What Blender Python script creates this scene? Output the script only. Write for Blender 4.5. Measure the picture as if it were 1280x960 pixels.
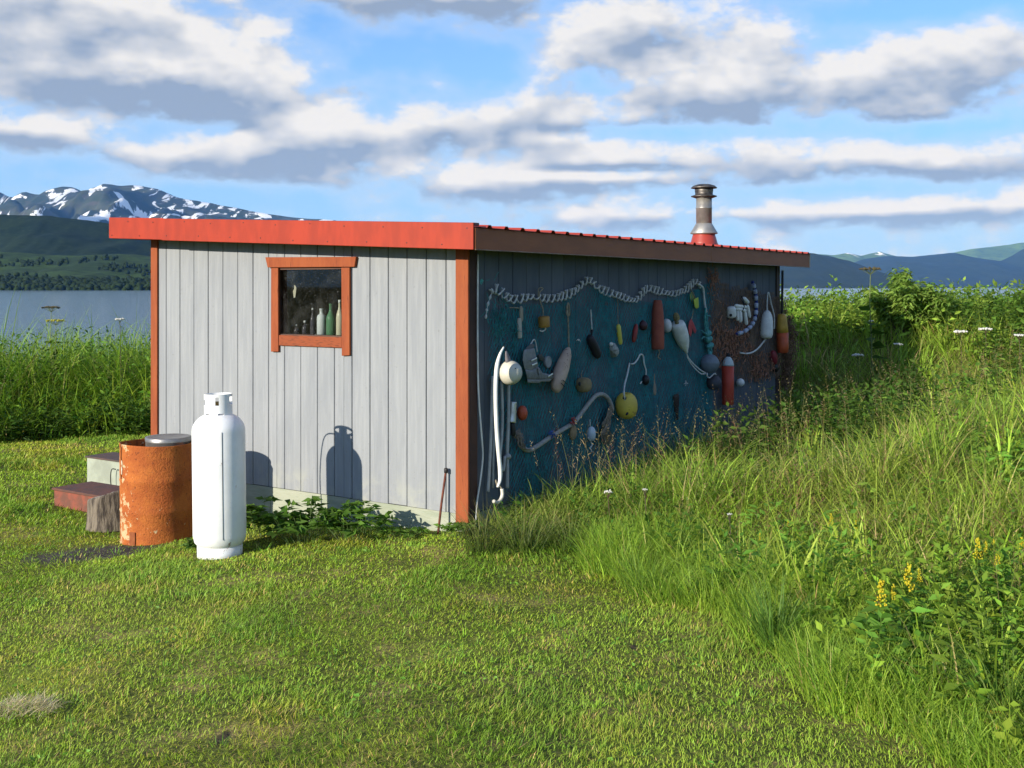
import bpy, bmesh, math, random
import numpy as np
from mathutils import Vector, Matrix, noise as mnoise

for _o in list(bpy.data.objects):
    bpy.data.objects.remove(_o, do_unlink=True)
scene = bpy.context.scene
COL = scene.collection
R = math.radians

# ------------------------------------------------------------------ camera
FPX, HZN, CAMZ = 1413.0, 359.0, 1.96          # focal length and horizon in photo pixels (1280 wide), eye height
cam_d = bpy.data.cameras.new('camera')
cam_d.sensor_width = 36.0
cam_d.lens = 36.0 * FPX / 1280.0
cam_d.shift_y = -(480.0 - HZN) / 1280.0
cam_d.clip_start = 0.05
cam_d.clip_end = 60000.0
cam = bpy.data.objects.new('camera', cam_d)
cam.location = (0, 0, CAMZ)
cam.rotation_euler = (R(90), 0, 0)
COL.objects.link(cam)
scene.camera = cam

# ------------------------------------------------------------------ view, sun, sky
SUN_AZ, SUN_EL = 46.0, 18.0                    # the light travels towards azimuth SUN_AZ (right of +Y)
scene.render.engine = 'CYCLES'
scene.cycles.use_denoising = True
scene.cycles.max_bounces = 6
scene.cycles.transparent_max_bounces = 12
scene.cycles.volume_bounces = 1
scene.cycles.caustics_reflective = False
scene.cycles.caustics_refractive = False
scene.view_settings.view_transform = 'Standard'
scene.view_settings.look = 'None'
scene.view_settings.gamma = 1.0
scene.view_settings.use_curve_mapping = False
scene.view_settings.exposure = 0.6

sun_d = bpy.data.lights.new('sun', 'SUN')
sun_d.energy = 4.8
sun_d.angle = R(0.55)
sun_d.color = (1.0, 0.94, 0.84)
sun = bpy.data.objects.new('sun', sun_d)
_ld = Vector((math.sin(R(SUN_AZ)) * math.cos(R(SUN_EL)), math.cos(R(SUN_AZ)) * math.cos(R(SUN_EL)), -math.sin(R(SUN_EL))))
sun.rotation_euler = _ld.to_track_quat('-Z', 'Y').to_euler()
sun.location = (-20, -30, 20)
COL.objects.link(sun)

world = bpy.data.worlds.new('World')
scene.world = world
world.use_nodes = True
SKY_K = 0.098
world.cycles.sampling_method = 'NONE'          # the sky is smooth: bounced rays find it


class NT:
    """tiny helper round a node tree"""
    def __init__(self, tree):
        self.t = tree
        for n in list(tree.nodes):
            tree.nodes.remove(n)

    def n(self, kind, **kw):
        nd = self.t.nodes.new(kind)
        for k, v in kw.items():
            setattr(nd, k, v)
        return nd

    def put(self, sock, v):
        if hasattr(v, 'is_linked') or isinstance(v, bpy.types.NodeSocket):
            self.t.links.new(v, sock)
        elif isinstance(v, (tuple, list)) and len(v) == 3 and sock.type == 'RGBA':
            sock.default_value = (*v, 1.0)
        else:
            sock.default_value = v

    def m(self, op, a, b=0.0, c=0.0, clamp=False):
        nd = self.n('ShaderNodeMath', operation=op, use_clamp=clamp)
        self.put(nd.inputs[0], a); self.put(nd.inputs[1], b); self.put(nd.inputs[2], c)
        return nd.outputs[0]

    def vm(self, op, a, b=(0, 0, 0)):
        nd = self.n('ShaderNodeVectorMath', operation=op)
        self.put(nd.inputs[0], a); self.put(nd.inputs[1], b)
        return nd.outputs[0]

    def noise(self, vec, scale, detail=4.0, rough=0.55, dist=0.0, col=False):
        nd = self.n('ShaderNodeTexNoise')
        self.put(nd.inputs['Vector'], vec)
        nd.inputs['Scale'].default_value = scale
        nd.inputs['Detail'].default_value = detail
        nd.inputs['Roughness'].default_value = rough
        nd.inputs['Distortion'].default_value = dist
        return nd.outputs['Color' if col else 'Fac']

    def ramp(self, fac, a, b, lo=0.0, hi=1.0):
        nd = self.n('ShaderNodeMapRange', interpolation_type='SMOOTHSTEP')
        self.put(nd.inputs[0], fac)
        nd.inputs[1].default_value = a; nd.inputs[2].default_value = b
        nd.inputs[3].default_value = lo; nd.inputs[4].default_value = hi
        return nd.outputs[0]

    def mix(self, fac, a, b, mode='MIX'):
        nd = self.n('ShaderNodeMix', data_type='RGBA', blend_type=mode)
        self.put(nd.inputs[0], fac); self.put(nd.inputs[6], a); self.put(nd.inputs[7], b)
        return nd.outputs[2]


def build_sky():
    w = NT(world.node_tree)
    out = w.n('ShaderNodeOutputWorld')
    bg = w.n('ShaderNodeBackground')
    bg.inputs[1].default_value = SKY_K
    w.t.links.new(bg.outputs[0], out.inputs[0])
    sky = w.n('ShaderNodeTexSky', sky_type='NISHITA')
    sky.sun_disc = False
    sky.sun_elevation = R(SUN_EL)
    sky.sun_rotation = R(SUN_AZ + 180.0)
    sky.altitude = 0
    sky.air_density = 1.0
    sky.dust_density = 0.35
    sky.ozone_density = 3.0
    tc = w.n('ShaderNodeTexCoord')
    sep = w.n('ShaderNodeSeparateXYZ')
    w.t.links.new(tc.outputs['Generated'], sep.inputs[0])
    dx, dy, dz = sep.outputs
    az = w.m('ARCTAN2', dx, dy)
    el = w.m('ARCSINE', dz)
    # cloud banks standing over the fjord: azimuth, elevation (from the photograph), half sizes, weight
    banks = []
    def bank(px, py, sx, sy, wt, tilt=0.0):
        a = math.atan((px - 640) / FPX)
        e = math.atan((HZN - py) / FPX * math.cos(a))
        banks.append((a, e, sx * .85 / FPX, sy * .85 / FPX, wt, tilt))
    bank(40, 40, 300, 105, .50)
    bank(120, 105, 190, 34, .20)
    bank(290, 118, 110, 52, .30, .20)
    bank(30, 165, 95, 20, .30)
    bank(200, 195, 120, 26, .28, -.02)
    bank(400, 182, 150, 36, .34, -.12)
    bank(585, 160, 85, 36, .32, -.1)
    bank(690, 150, 75, 70, .34, .1)
    bank(830, 45, 210, 60, .36)
    bank(1120, 90, 240, 58, .38, -.12)
    bank(860, 120, 140, 30, .26)
    bank(620, 232, 170, 28, .27, -.06)
    bank(930, 205, 230, 34, .27)
    bank(1190, 205, 170, 26, .28)
    bank(1180, 262, 190, 20, .26)
    bank(850, 272, 300, 20, .22)
    bank(480, 107, 70, 14, .17)
    bank(540, -4, 170, 22, .30)
    # open blue between them
    bank(520, 70, 120, 46, -.30)
    bank(85, 208, 60, 14, -.25)
    bank(250, 160, 60, 10, -.12)
    bank(330, 248, 170, 24, -.30)
    bank(400, 34, 50, 40, -.16)
    bank(620, 85, 50, 40, -.26)
    bank(1150, 8, 150, 20, -.40)
    bank(860, 165, 170, 11, -.24)
    bank(1190, 160, 150, 12, -.26)
    bank(1020, 238, 200, 9, -.16)
    bank(760, 215, 110, 9, -.14)

    UP, SIDE = 0.022, -0.012                     # step towards the light for the self shading

    def fbm(e_off, a_off, lod):
        # direction with the vertical stretched: banks come out long and flat
        off = w.n('ShaderNodeCombineXYZ')
        w.put(off.inputs[0], dx); w.put(off.inputs[1], dy)
        w.put(off.inputs[2], w.m('MULTIPLY_ADD', el, 1.75, e_off * 1.75))
        v = w.vm('ADD', off.outputs[0], (3.1 + a_off, 1.7, 0.4))
        n1 = w.noise(v, 5.6, 2.0, .5)
        n2 = w.noise(v, 19.0, 6.0 if lod else 2.5, .58)
        return w.m('ADD', w.m('MULTIPLY', n1, .75), w.m('MULTIPLY', n2, 1.0))
    d0 = w.m('SUBTRACT', fbm(0, 0, True), .945)
    slope = w.m('SUBTRACT', w.m('ADD', d0, .945), fbm(UP, SIDE, False))
    for (a, e, sx, sy, wt, tilt) in banks:
        ua = w.m('SUBTRACT', az, a)
        ue = w.m('MULTIPLY_ADD', ua, tilt, w.m('SUBTRACT', el, e))
        ua = w.m('DIVIDE', ua, sx); ue = w.m('DIVIDE', ue, sy)
        q = w.m('MULTIPLY_ADD', ua, ua, w.m('MULTIPLY', ue, ue))
        g = w.m('POWER', .3679, q)
        d0 = w.m('MULTIPLY_ADD', g, wt, d0)
        slope = w.m('MULTIPLY_ADD', w.m('MULTIPLY', g, ue), 2 * wt * UP / sy, slope)
    cover = w.ramp(d0, -.02, .20)
    lit = w.m('MULTIPLY_ADD', slope, 2.3, .63)
    thick = w.ramp(d0, .14, .58)
    lit = w.m('SUBTRACT', lit, w.m('MULTIPLY', thick, .50), clamp=True)
    bright = (6.1, 5.95, 5.75)
    grey = (2.0, 2.5, 3.35)
    ccol = w.mix(lit, grey, bright)
    tint = w.mix(1.0, sky.outputs[0], (.78, 1.04, 1.40), 'MULTIPLY')
    low = w.ramp(el, .02, .36, .9, 0.0)            # pale air low over the water
    skyc = w.mix(low, tint, (2.1, 3.9, 6.9))
    veil = w.m('MULTIPLY', w.ramp(d0, -.30, .10), .40)   # thin vapour fraying out round the banks
    skyc = w.mix(veil, skyc, (4.2, 5.0, 6.3))
    col = w.mix(w.m('MULTIPLY', cover, .94), skyc, ccol)
    w.t.links.new(col, bg.inputs[0])


build_sky()

# ------------------------------------------------------------------ shared helpers
class MB:
    """collects verts and faces of one mesh"""
    def __init__(self):
        self.v = []; self.f = []

    def add(self, verts, faces):
        o = len(self.v)
        self.v += [tuple(p) for p in verts]
        self.f += [tuple(i + o for i in f) for f in faces]
        return self

    def box(self, x0, x1, y0, y1, z0, z1):
        v = [(x0, y0, z0), (x1, y0, z0), (x1, y1, z0), (x0, y1, z0), (x0, y0, z1), (x1, y0, z1), (x1, y1, z1), (x0, y1, z1)]
        return self.hexa(v)

    def hexa(self, v):
        return self.add(v, [(0, 3, 2, 1), (4, 5, 6, 7), (0, 1, 5, 4), (1, 2, 6, 5), (2, 3, 7, 6), (3, 0, 4, 7)])

    def bbox(self, x0, x1, y0, y1, z0, z1, b=.006, rnd=None):
        """box with chamfered long edges"""
        bm = bmesh.new()
        vs = [bm.verts.new(p) for p in [(x0, y0, z0), (x1, y0, z0), (x1, y1, z0), (x0, y1, z0), (x0, y0, z1), (x1, y0, z1), (x1, y1, z1), (x0, y1, z1)]]
        for f in [(0, 3, 2, 1), (4, 5, 6, 7), (0, 1, 5, 4), (1, 2, 6, 5), (2, 3, 7, 6), (3, 0, 4, 7)]:
            bm.faces.new([vs[i] for i in f])
        bmesh.ops.bevel(bm, geom=list(bm.edges), offset=b, segments=1, affect='EDGES')
        bm.verts.index_update()
        self.add([tuple(q.co) for q in bm.verts], [tuple(q.index for q in f.verts) for f in bm.faces])
        bm.free()
        return self

    def lathe(self, prof, n=20, M=None, cap=True):
        """profile of (r, z) turned round z"""
        v = []; f = []
        for (r, z) in prof:
            for k in range(n):
                a = 2 * math.pi * k / n
                p = Vector((r * math.cos(a), r * math.sin(a), z))
                v.append(M @ p if M else p)
        for i in range(len(prof) - 1):
            for k in range(n):
                k2 = (k + 1) % n
                f.append((i * n + k, i * n + k2, (i + 1) * n + k2, (i + 1) * n + k))
        if cap:
            if prof[0][0] > 1e-4: f.append(tuple(range(n - 1, -1, -1)))
            if prof[-1][0] > 1e-4: f.append(tuple((len(prof) - 1) * n + k for k in range(n)))
        return self.add(v, f)

    def tube(self, pts, rad, n=6, cap=True):
        pts = [Vector(p) for p in pts]
        if not isinstance(rad, (list, tuple)): rad = [rad] * len(pts)
        v = []; f = []
        up = None
        for i, p in enumerate(pts):
            t = (pts[min(i + 1, len(pts) - 1)] - pts[max(i - 1, 0)])
            t = t.normalized() if t.length > 1e-9 else Vector((0, 0, 1))
            if up is None:
                up = Vector((0, 0, 1)) if abs(t.z) < .9 else Vector((1, 0, 0))
            a = t.cross(up)
            if a.length < 1e-6: a = t.cross(Vector((0, 1, 0.01)))
            a.normalize(); b = a.cross(t).normalized(); up = b
            for k in range(n):
                th = 2 * math.pi * k / n
                v.append(p + a * (math.cos(th) * rad[i]) + b * (math.sin(th) * rad[i]))
        for i in range(len(pts) - 1):
            for k in range(n):
                k2 = (k + 1) % n
                f.append((i * n + k, i * n + k2, (i + 1) * n + k2, (i + 1) * n + k))
        if cap:
            f.append(tuple(range(n - 1, -1, -1))); f.append(tuple((len(pts) - 1) * n + k for k in range(n)))
        return self.add(v, f)

    def jitter(self, amp, freq, seed=0):
        self.v = [tuple(Vector(p) + mnoise.noise_vector(Vector(p) * freq + Vector((seed, seed * 1.3, 0))) * amp) for p in self.v]
        return self

    def mesh(self, name, mat, smooth=False):
        me = bpy.data.meshes.new(name)
        me.from_pydata([tuple(p) for p in self.v], [], self.f)
        me.update()
        if smooth:
            me.polygons.foreach_set('use_smooth', [True] * len(me.polygons))
        if mat: me.materials.append(mat)
        return me

    def build(self, name, mat, parent=None, smooth=False, loc=None, rot=None):
        o = bpy.data.objects.new(name, self.mesh(name, mat, smooth))
        COL.objects.link(o)
        if parent is not None: o.parent = parent
        if loc is not None: o.location = loc
        if rot is not None: o.rotation_euler = rot
        return o


def link(name, me, parent=None, loc=None, rot=None):
    o = bpy.data.objects.new(name, me)
    COL.objects.link(o)
    if parent is not None: o.parent = parent
    if loc is not None: o.location = loc
    if rot is not None: o.rotation_euler = rot
    return o


def tag(o, label=None, cat=None, group=None, kind=None):
    if label: o['label'] = label
    if cat: o['category'] = cat
    if group: o['group'] = group
    if kind: o['kind'] = kind
    return o


def empty(name, loc, rz=0.0, label=None, cat=None, group=None):
    o = bpy.data.objects.new(name, None)
    o.empty_display_size = .1
    o.location = loc; o.rotation_euler = (0, 0, rz)
    COL.objects.link(o)
    return tag(o, label, cat, group)


def spline(pts, per=8):
    """Catmull-Rom through the points"""
    P = [Vector(p) for p in pts]
    P = [P[0] * 2 - P[1]] + P + [P[-1] * 2 - P[-2]]
    out = []
    for i in range(1, len(P) - 2):
        for k in range(per):
            t = k / per
            a, b, c, d = P[i - 1], P[i], P[i + 1], P[i + 2]
            out.append(.5 * ((2 * b) + (c - a) * t + (2 * a - 5 * b + 4 * c - d) * t * t + (3 * b - a - 3 * c + d) * t ** 3))
    out.append(P[-2])
    return out


# ------------------------------------------------------------------ materials
MATS = {}


def mat(name, c1, c2=None, scale=8.0, stretch=(1, 1, 1), rough=.7, bump=.0, bscale=None, metal=0.0, lo=.35, hi=.65, detail=5, spec=.5, extra=None, local=False, trans=0.0):
    if name in MATS: return MATS[name]
    m = bpy.data.materials.new(name); m.use_nodes = True
    t = NT(m.node_tree)
    out = t.n('ShaderNodeOutputMaterial')
    b = t.n('ShaderNodeBsdfPrincipled')
    t.t.links.new(b.outputs[0], out.inputs[0])
    if local:
        pos = t.n('ShaderNodeTexCoord').outputs['Object']
    else:
        pos = t.n('ShaderNodeNewGeometry').outputs['Position']
    v = t.vm('MULTIPLY', pos, stretch)
    col = c1
    if c2 is not None:
        col = t.mix(t.ramp(t.noise(v, scale, detail, .6), lo, hi), c1, c2)
    if extra: col = extra(t, pos, v, col, b)
    t.put(b.inputs['Base Color'], col)
    b.inputs['Roughness'].default_value = rough
    b.inputs['Metallic'].default_value = metal
    b.inputs['Specular IOR Level'].default_value = spec
    if bump > 0:
        bp = t.n('ShaderNodeBump'); bp.inputs['Strength'].default_value = bump; bp.inputs['Distance'].default_value = .02
        t.put(bp.inputs['Height'], t.noise(v, bscale or scale * 3, 5, .6))
        t.t.links.new(bp.outputs[0], b.inputs['Normal'])
    MATS[name] = m
    return m


def leaf_mat(name, gloss=.35, trans=.35, vary=.25):
    """foliage: colour comes with each blade or leaf (its own pigment), light passes through"""
    m = bpy.data.materials.new(name); m.use_nodes = True
    t = NT(m.node_tree)
    out = t.n('ShaderNodeOutputMaterial')
    at = t.n('ShaderNodeAttribute'); at.attribute_name = 'pigment'
    c = at.outputs['Color']
    b = t.n('ShaderNodeBsdfPrincipled')
    t.put(b.inputs['Base Color'], c); b.inputs['Roughness'].default_value = .55
    b.inputs['Specular IOR Level'].default_value = gloss
    tr = t.n('ShaderNodeBsdfTranslucent')
    t.put(tr.inputs[0], t.mix(1.0, c, (1.0, 1.05, .6), 'MULTIPLY'))
    mx = t.n('ShaderNodeMixShader'); mx.inputs[0].default_value = trans
    t.t.links.new(b.outputs[0], mx.inputs[1]); t.t.links.new(tr.outputs[0], mx.inputs[2])
    t.t.links.new(mx.outputs[0], out.inputs[0])
    MATS[name] = m
    return m


# ------------------------------------------------------------------ places
SH_ANG = math.atan2(-.5657, .8246)                      # turn of the shed
SX = Vector((.8246, -.5657, 0)); SY = Vector((.5657, .8246, 0))
SC = Vector((-.349, 8.97, 0))                           # its near corner
FRONT_L, SIDE_L = 3.87, 6.63                            # walls: front 3.87 m, side 6.63 m


def S(x, y, z=0.0):
    return SC + SX * x + SY * y + Vector((0, 0, z))


def ray(px, py):
    return Vector(((px - 640) / FPX, 1.0, (HZN - py) / FPX))


def ground_pt(px, py, z):
    d = ray(px, py); t = (z - CAMZ) / d.z
    return Vector((d.x * t, t, z))


def side_pt(px, py, w=0.0):
    """where a sight line meets the side wall (w metres out): along the wall, up, depth"""
    d = ray(px, py)
    c = Vector((0, 0, CAMZ))
    t = (w + (SC - c).dot(SX)) / d.dot(SX)
    p = c + d * t
    return (p - SC).dot(SY), p.z, t


def front_pt(px, py, w=0.0):
    """the same on the front wall: local x, up, depth"""
    d = ray(px, py)
    c = Vector((0, 0, CAMZ))
    t = (-w + (SC - c).dot(SY)) / d.dot(SY)
    p = c + d * t
    return (p - SC).dot(SX), p.z, t


def sstep(a, b, x):
    t = np.clip((x - a) / (b - a), 0, 1)
    return t * t * (3 - 2 * t)


_BY = np.array([-30, 3.0, 4.6, 5.42, 6.14, 7.17, 8.37, 8.8, 9.2, 14.6, 15.4, 17.0, 60.0])
_BX = np.array([4.5, 2.25, 1.86, 1.69, 1.39, 1.02, .45, -.35, -.19, 3.52, 1.2, -1.2, -1.5])


def bank_edge(y):
    """x of the line where the mown lawn ends and the rough grass of the bank begins"""
    return np.interp(y, _BY, _BX) + np.where(y < 8.4, .11 * np.sin(3.1 * y + .6) + .06 * np.sin(7.7 * y + 1.0), 0.0)


def wob(x, y, f, s=0.0):
    return (np.sin(x * f + 1.3 * s + 1.7 * np.sin(y * f * .7 + s)) + np.sin(y * f * 1.3 - 2.1 * s + 1.3 * np.sin(x * f * .9))) * .5


PITS = []                                               # little bare hollows worn into the lawn
for (_px, _py, _r) in ((279, 918, .038), (384, 792, .02), (792, 824, .02)):
    _t = -(CAMZ + .06) / ((HZN - _py) / FPX)
    PITS.append(((_px - 640) / FPX * _t, _t, _r))


def ground_h(x, y):
    x = np.asarray(x, float); y = np.asarray(y, float)
    h = np.clip(.075 * (x + .4), -.26, 0.0)
    s = x - bank_edge(y)
    h = h + sstep(-.2, 6.5, s) * (.35 + .87 * sstep(5, 14, y)) * (1 - sstep(-2, -12, y))
    h = h * (1 - .5 * np.exp(-((x - 4.1) / 1.5) ** 2 - ((y - 15.3) / 1.6) ** 2))
    h = h + .02 * wob(x, y, 2.3) + .012 * wob(x, y, 5.1, 2.0)
    # worn hollows in the near lawn
    for (qx, qy, qr) in PITS:
        h = h - .045 * np.exp(-((x - qx) ** 2 + (y - qy) ** 2) / qr ** 2)
    # beach down to the water
    h = h + (-3.4 - h) * sstep(21.0 + 1.5 * wob(x, y * 0, .3), 44.0, y)
    return h


WATER_Z = -2.5

# ------------------------------------------------------------------ ground
def ground_material():
    m = bpy.data.materials.new('soil and turf'); m.use_nodes = True
    t = NT(m.node_tree)
    out = t.n('ShaderNodeOutputMaterial'); b = t.n('ShaderNodeBsdfPrincipled')
    t.t.links.new(b.outputs[0], out.inputs[0])
    pos = t.n('ShaderNodeNewGeometry').outputs['Position']
    n1 = t.noise(pos, 2.2, 5, .6); n2 = t.noise(pos, 26.0, 4, .6); n3 = t.noise(pos, .6, 3, .5)
    c = t.mix(t.ramp(n2, .3, .7), (.050, .062, .014), (.165, .180, .034))
    c = t.mix(t.ramp(n1, .5, .72), c, (.27, .21, .08))
    c = t.mix(t.ramp(n3, .52, .7), c, (.16, .19, .03))
    # trodden dirt beside the drum
    sp = t.n('ShaderNodeSeparateXYZ'); t.put(sp.inputs[0], pos)
    dxx = t.m('DIVIDE', t.m('ADD', sp.outputs[0], 3.45), .62); dyy = t.m('DIVIDE', t.m('SUBTRACT', sp.outputs[1], 9.25), .32)
    q = t.m('ADD', t.m('MULTIPLY', dxx, dxx), t.m('MULTIPLY', dyy, dyy))
    q = t.m('ADD', q, t.m('MULTIPLY', t.noise(pos, 9, 4), .9))
    c = t.mix(t.ramp(q, .7, 1.7, 1, 0), c, t.mix(t.ramp(t.noise(pos, 30, 4, .7), .4, .6), (.040, .036, .032), (.085, .078, .070)))
    for (qx, qy, qr) in PITS:
        ux = t.m('DIVIDE', t.m('SUBTRACT', sp.outputs[0], qx), qr * 1.0); uy = t.m('DIVIDE', t.m('SUBTRACT', sp.outputs[1], qy), qr * 3.2)
        q = t.m('ADD', t.m('ADD', t.m('MULTIPLY', ux, ux), t.m('MULTIPLY', uy, uy)), t.m('MULTIPLY', n2, .8))
        c = t.mix(t.ramp(q, .6, 1.5, 1, 0), c, (.055, .045, .026))
    # wet stones of the beach
    c = t.mix(t.ramp(sp.outputs[2], -.9, -1.6), c, (.11, .105, .095))
    t.put(b.inputs['Base Color'], c)
    b.inputs['Roughness'].default_value = .95; b.inputs['Specular IOR Level'].default_value = .15
    bp = t.n('ShaderNodeBump'); bp.inputs['Strength'].default_value = .9; bp.inputs['Distance'].default_value = .03
    t.put(bp.inputs['Height'], n2); t.t.links.new(bp.outputs[0], b.inputs['Normal'])
    return m


def grid_mesh(name, xs, ys, H, material, smooth=True):
    X, Y = np.meshgrid(xs, ys)
    Z = H(X, Y)
    nx, ny = len(xs), len(ys)
    co = np.stack([X, Y, Z], -1).reshape(-1, 3)
    i = (np.arange(ny - 1)[:, None] * nx + np.arange(nx - 1)[None]).reshape(-1)
    q = np.stack([i, i + 1, i + nx + 1, i + nx], -1)
    me = bpy.data.meshes.new(name)
    me.from_pydata(co.tolist(), [], q.tolist())
    me.update()
    if smooth: me.polygons.foreach_set('use_smooth', [True] * len(me.polygons))
    me.materials.append(material)
    return me


def widen(core, far):
    return np.array(sorted(set([-f for f in far] + list(np.round(core, 4)) + list(far))))


xs = widen(np.arange(-16, 16.01, .2), [18, 21, 25, 32, 45, 70, 120, 300, 900, 3000, 9000, 25000])
ys = np.array([-25000, -4000, -1200, -400, -120, -50, -25, -12, -6, -3] + list(np.arange(-1, 26.01, .2)) + [27, 28.5, 30, 33, 36, 40, 44, 55, 90, 200, 600, 2000, 6000, 25000])
ground = link('ground', grid_mesh('ground', xs, ys, ground_h, ground_material()))
tag(ground, 'lawn and rough ground sloping down to the fjord', 'ground', kind='structure')

# ------------------------------------------------------------------ water
def water_material():
    m = bpy.data.materials.new('fjord water'); m.use_nodes = True
    t = NT(m.node_tree)
    out = t.n('ShaderNodeOutputMaterial'); b = t.n('ShaderNodeBsdfPrincipled')
    t.t.links.new(b.outputs[0], out.inputs[0])
    b.inputs['Base Color'].default_value = (.07, .15, .21, 1)
    b.inputs['Roughness'].default_value = .12
    b.inputs['IOR'].default_value = 1.333
    pos = t.n('ShaderNodeNewGeometry').outputs['Position']
    n = t.m('ADD', t.noise(t.vm('MULTIPLY', pos, (.35, 1.0, 1.0)), .35, 4, .6), t.m('MULTIPLY', t.noise(pos, 1.7, 4, .6), .4))
    bp = t.n('ShaderNodeBump'); bp.inputs['Strength'].default_value = .3; bp.inputs['Distance'].default_value = .4
    t.put(bp.inputs['Height'], n); t.t.links.new(bp.outputs[0], b.inputs['Normal'])
    return m


wx = np.array([-25000, -6000, -2000, -500, 0, 500, 2000, 6000, 25000]); wy = np.array([26, 60, 150, 500, 1500, 4000, 25000])
water = link('water', grid_mesh('water', wx, wy, lambda X, Y: X * 0 + WATER_Z, water_material()))
tag(water, 'calm grey blue fjord beyond the grass', 'water', kind='structure')


# ------------------------------------------------------------------ hills and mountains
def fbm_np(x, y, seed=0, octaves=5):
    rng = np.random.RandomState(seed)
    r = np.zeros_like(x); a = 1.0; f = 1.0
    for _ in range(octaves):
        for __ in range(3):
            th = rng.rand() * 6.283; ph = rng.rand() * 6.283
            r = r + a * np.sin((x * math.cos(th) + y * math.sin(th)) * f + ph + 1.6 * np.sin((x * math.sin(th) - y * math.cos(th)) * f * .8 + ph * 2)) / 3
        a *= .5; f *= 2.03
    return r


def ridge(name, prof, dist, front, back, material, label, foot=WATER_Z, rough=.10, seed=1, wl=300.0, power=1.15, nx=220, ny=60, jag=.6):
    """a range whose skyline follows the outline, with real slopes before and behind its crest"""
    px = np.array([p[0] for p in prof], float); py = np.array([p[1] for p in prof], float)
    u = np.linspace(px[0], px[-1], nx)
    crest = CAMZ + (HZN - np.interp(u, px, py) + .9 * jag * fbm_np(u * .11, u * 0, seed + 2, 4)) / FPX * dist
    s = np.concatenate([np.linspace(-1, 0, ny), np.linspace(0, 1, ny // 3)[1:]])
    U, Sg = np.meshgrid(u, s)
    Yd = dist + np.where(Sg < 0, Sg * front, Sg * back)
    Xd = (U - 640) / FPX * dist * (1 + (Yd / dist - 1) * .25)
    C = np.broadcast_to(crest, U.shape)
    fall = np.where(Sg < 0, (1 + Sg) ** power, (1 - Sg) ** 1.1)
    nz = fbm_np(Xd / wl, Yd / wl, seed, 6)
    gul = np.abs(fbm_np(Xd / wl * 1.9, Yd / wl * .6, seed + 7, 6))
    env = np.minimum(1, np.abs(Sg) * 4) * np.minimum(1, (1 - np.abs(Sg)) * 3)
    Z = foot + (C - foot) * fall + (C - foot) * rough * env * (nz * .7 - gul * 1.1)
    Z = np.maximum(Z, foot - 1)
    Z[0, :] = foot - 4
    co = np.stack([Xd, Yd, Z], -1).reshape(-1, 3)
    n2 = len(s)
    i = (np.arange(n2 - 1)[:, None] * nx + np.arange(nx - 1)[None]).reshape(-1)
    q = np.stack([i, i + 1, i + nx + 1, i + nx], -1)
    me = bpy.data.meshes.new(name)
    me.from_pydata(co.tolist(), [], q.tolist()); me.update()
    me.polygons.foreach_set('use_smooth', [True] * len(me.polygons))
    me.materials.append(material)
    o = link(name, me)
    tag(o, label, 'mountain' if name == 'mountain' else 'hill', kind='structure')
    return o, (u, s, co.reshape(n2, nx, 3))


def hill_mat(name, c1, c2, c3, scale, snow=None, lo=.42, hi=.6):
    m = bpy.data.materials.new(name); m.use_nodes = True
    t = NT(m.node_tree)
    out = t.n('ShaderNodeOutputMaterial'); b = t.n('ShaderNodeBsdfPrincipled')
    t.t.links.new(b.outputs[0], out.inputs[0])
    g = t.n('ShaderNodeNewGeometry'); pos = g.outputs['Position']
    c = t.mix(t.ramp(t.noise(pos, scale, 6, .62), lo, hi), c1, c2)
    c = t.mix(t.ramp(t.noise(pos, scale * 6, 4, .6), .5, .72), c, c3)
    if snow:
        sp = t.n('ShaderNodeSeparateXYZ'); t.put(sp.inputs[0], pos)
        # gullies that hold the snow: streaks down the fall line
        v = t.vm('MULTIPLY', pos, (1.0, .30, .42))
        n = t.noise(v, snow[0], 5, .6, .8)
        k = t.ramp(n, snow[1], snow[1] + .03)
        k = t.m('MULTIPLY', k, t.ramp(sp.outputs[2], snow[2], snow[3]))
        c = t.mix(k, c, (.82, .84, .88))
    t.put(b.inputs['Base Color'], c)
    b.inputs['Roughness'].default_value = .95; b.inputs['Specular IOR Level'].default_value = .1
    return m


rock = hill_mat('alpine slope', (.030, .045, .030), (.060, .070, .045), (.07, .065, .055), .0024, snow=(.0058, .540, 250, 480))
ridge('mountain', [(-420, 262), (-200, 246), (-90, 252), (-30, 243), (0, 239), (14, 247), (30, 240), (48, 245), (62, 236), (75, 233), (92, 235), (106, 241), (118, 234), (130, 230), (150, 233), (170, 231), (196, 236), (220, 246), (250, 252), (280, 257), (310, 263), (335, 267), (360, 271), (420, 276), (520, 290), (700, 318), (820, 352)],
      9500, 3800, 2600, rock, 'snow streaked blue mountain range at the left across the fjord', rough=.26, seed=3, wl=480, power=.9, jag=1.0)
wood = hill_mat('cloud shaded wooded slope', (.007, .016, .005), (.013, .024, .007), (.020, .034, .009), .012)  # the cloud shadow over this hill is put into its dark pigment
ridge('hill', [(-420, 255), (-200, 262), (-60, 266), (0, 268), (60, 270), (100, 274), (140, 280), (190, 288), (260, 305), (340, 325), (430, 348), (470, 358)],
      2750, 560, 700, wood, 'wooded hill painted as in cloud shadow below the snowy mountain', rough=.10, seed=11, wl=200)
meadow = hill_mat('alder and meadow slope', (.042, .074, .014), (.024, .044, .010), (.012, .022, .007), .011, lo=.45, hi=.62)
low_hill, low_data = ridge('hill', [(-420, 300), (-220, 309), (-80, 316), (0, 314), (40, 317), (90, 320), (140, 317), (190, 320), (260, 326), (330, 338), (420, 352), (450, 358)],
      2150, 560, 700, meadow, 'sunlit green lower hill along the far shore at the left', rough=.07, seed=5, wl=150)
blue1 = hill_mat('far wooded slope', (.016, .028, .016), (.024, .036, .018), (.030, .040, .022), .006)
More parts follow.
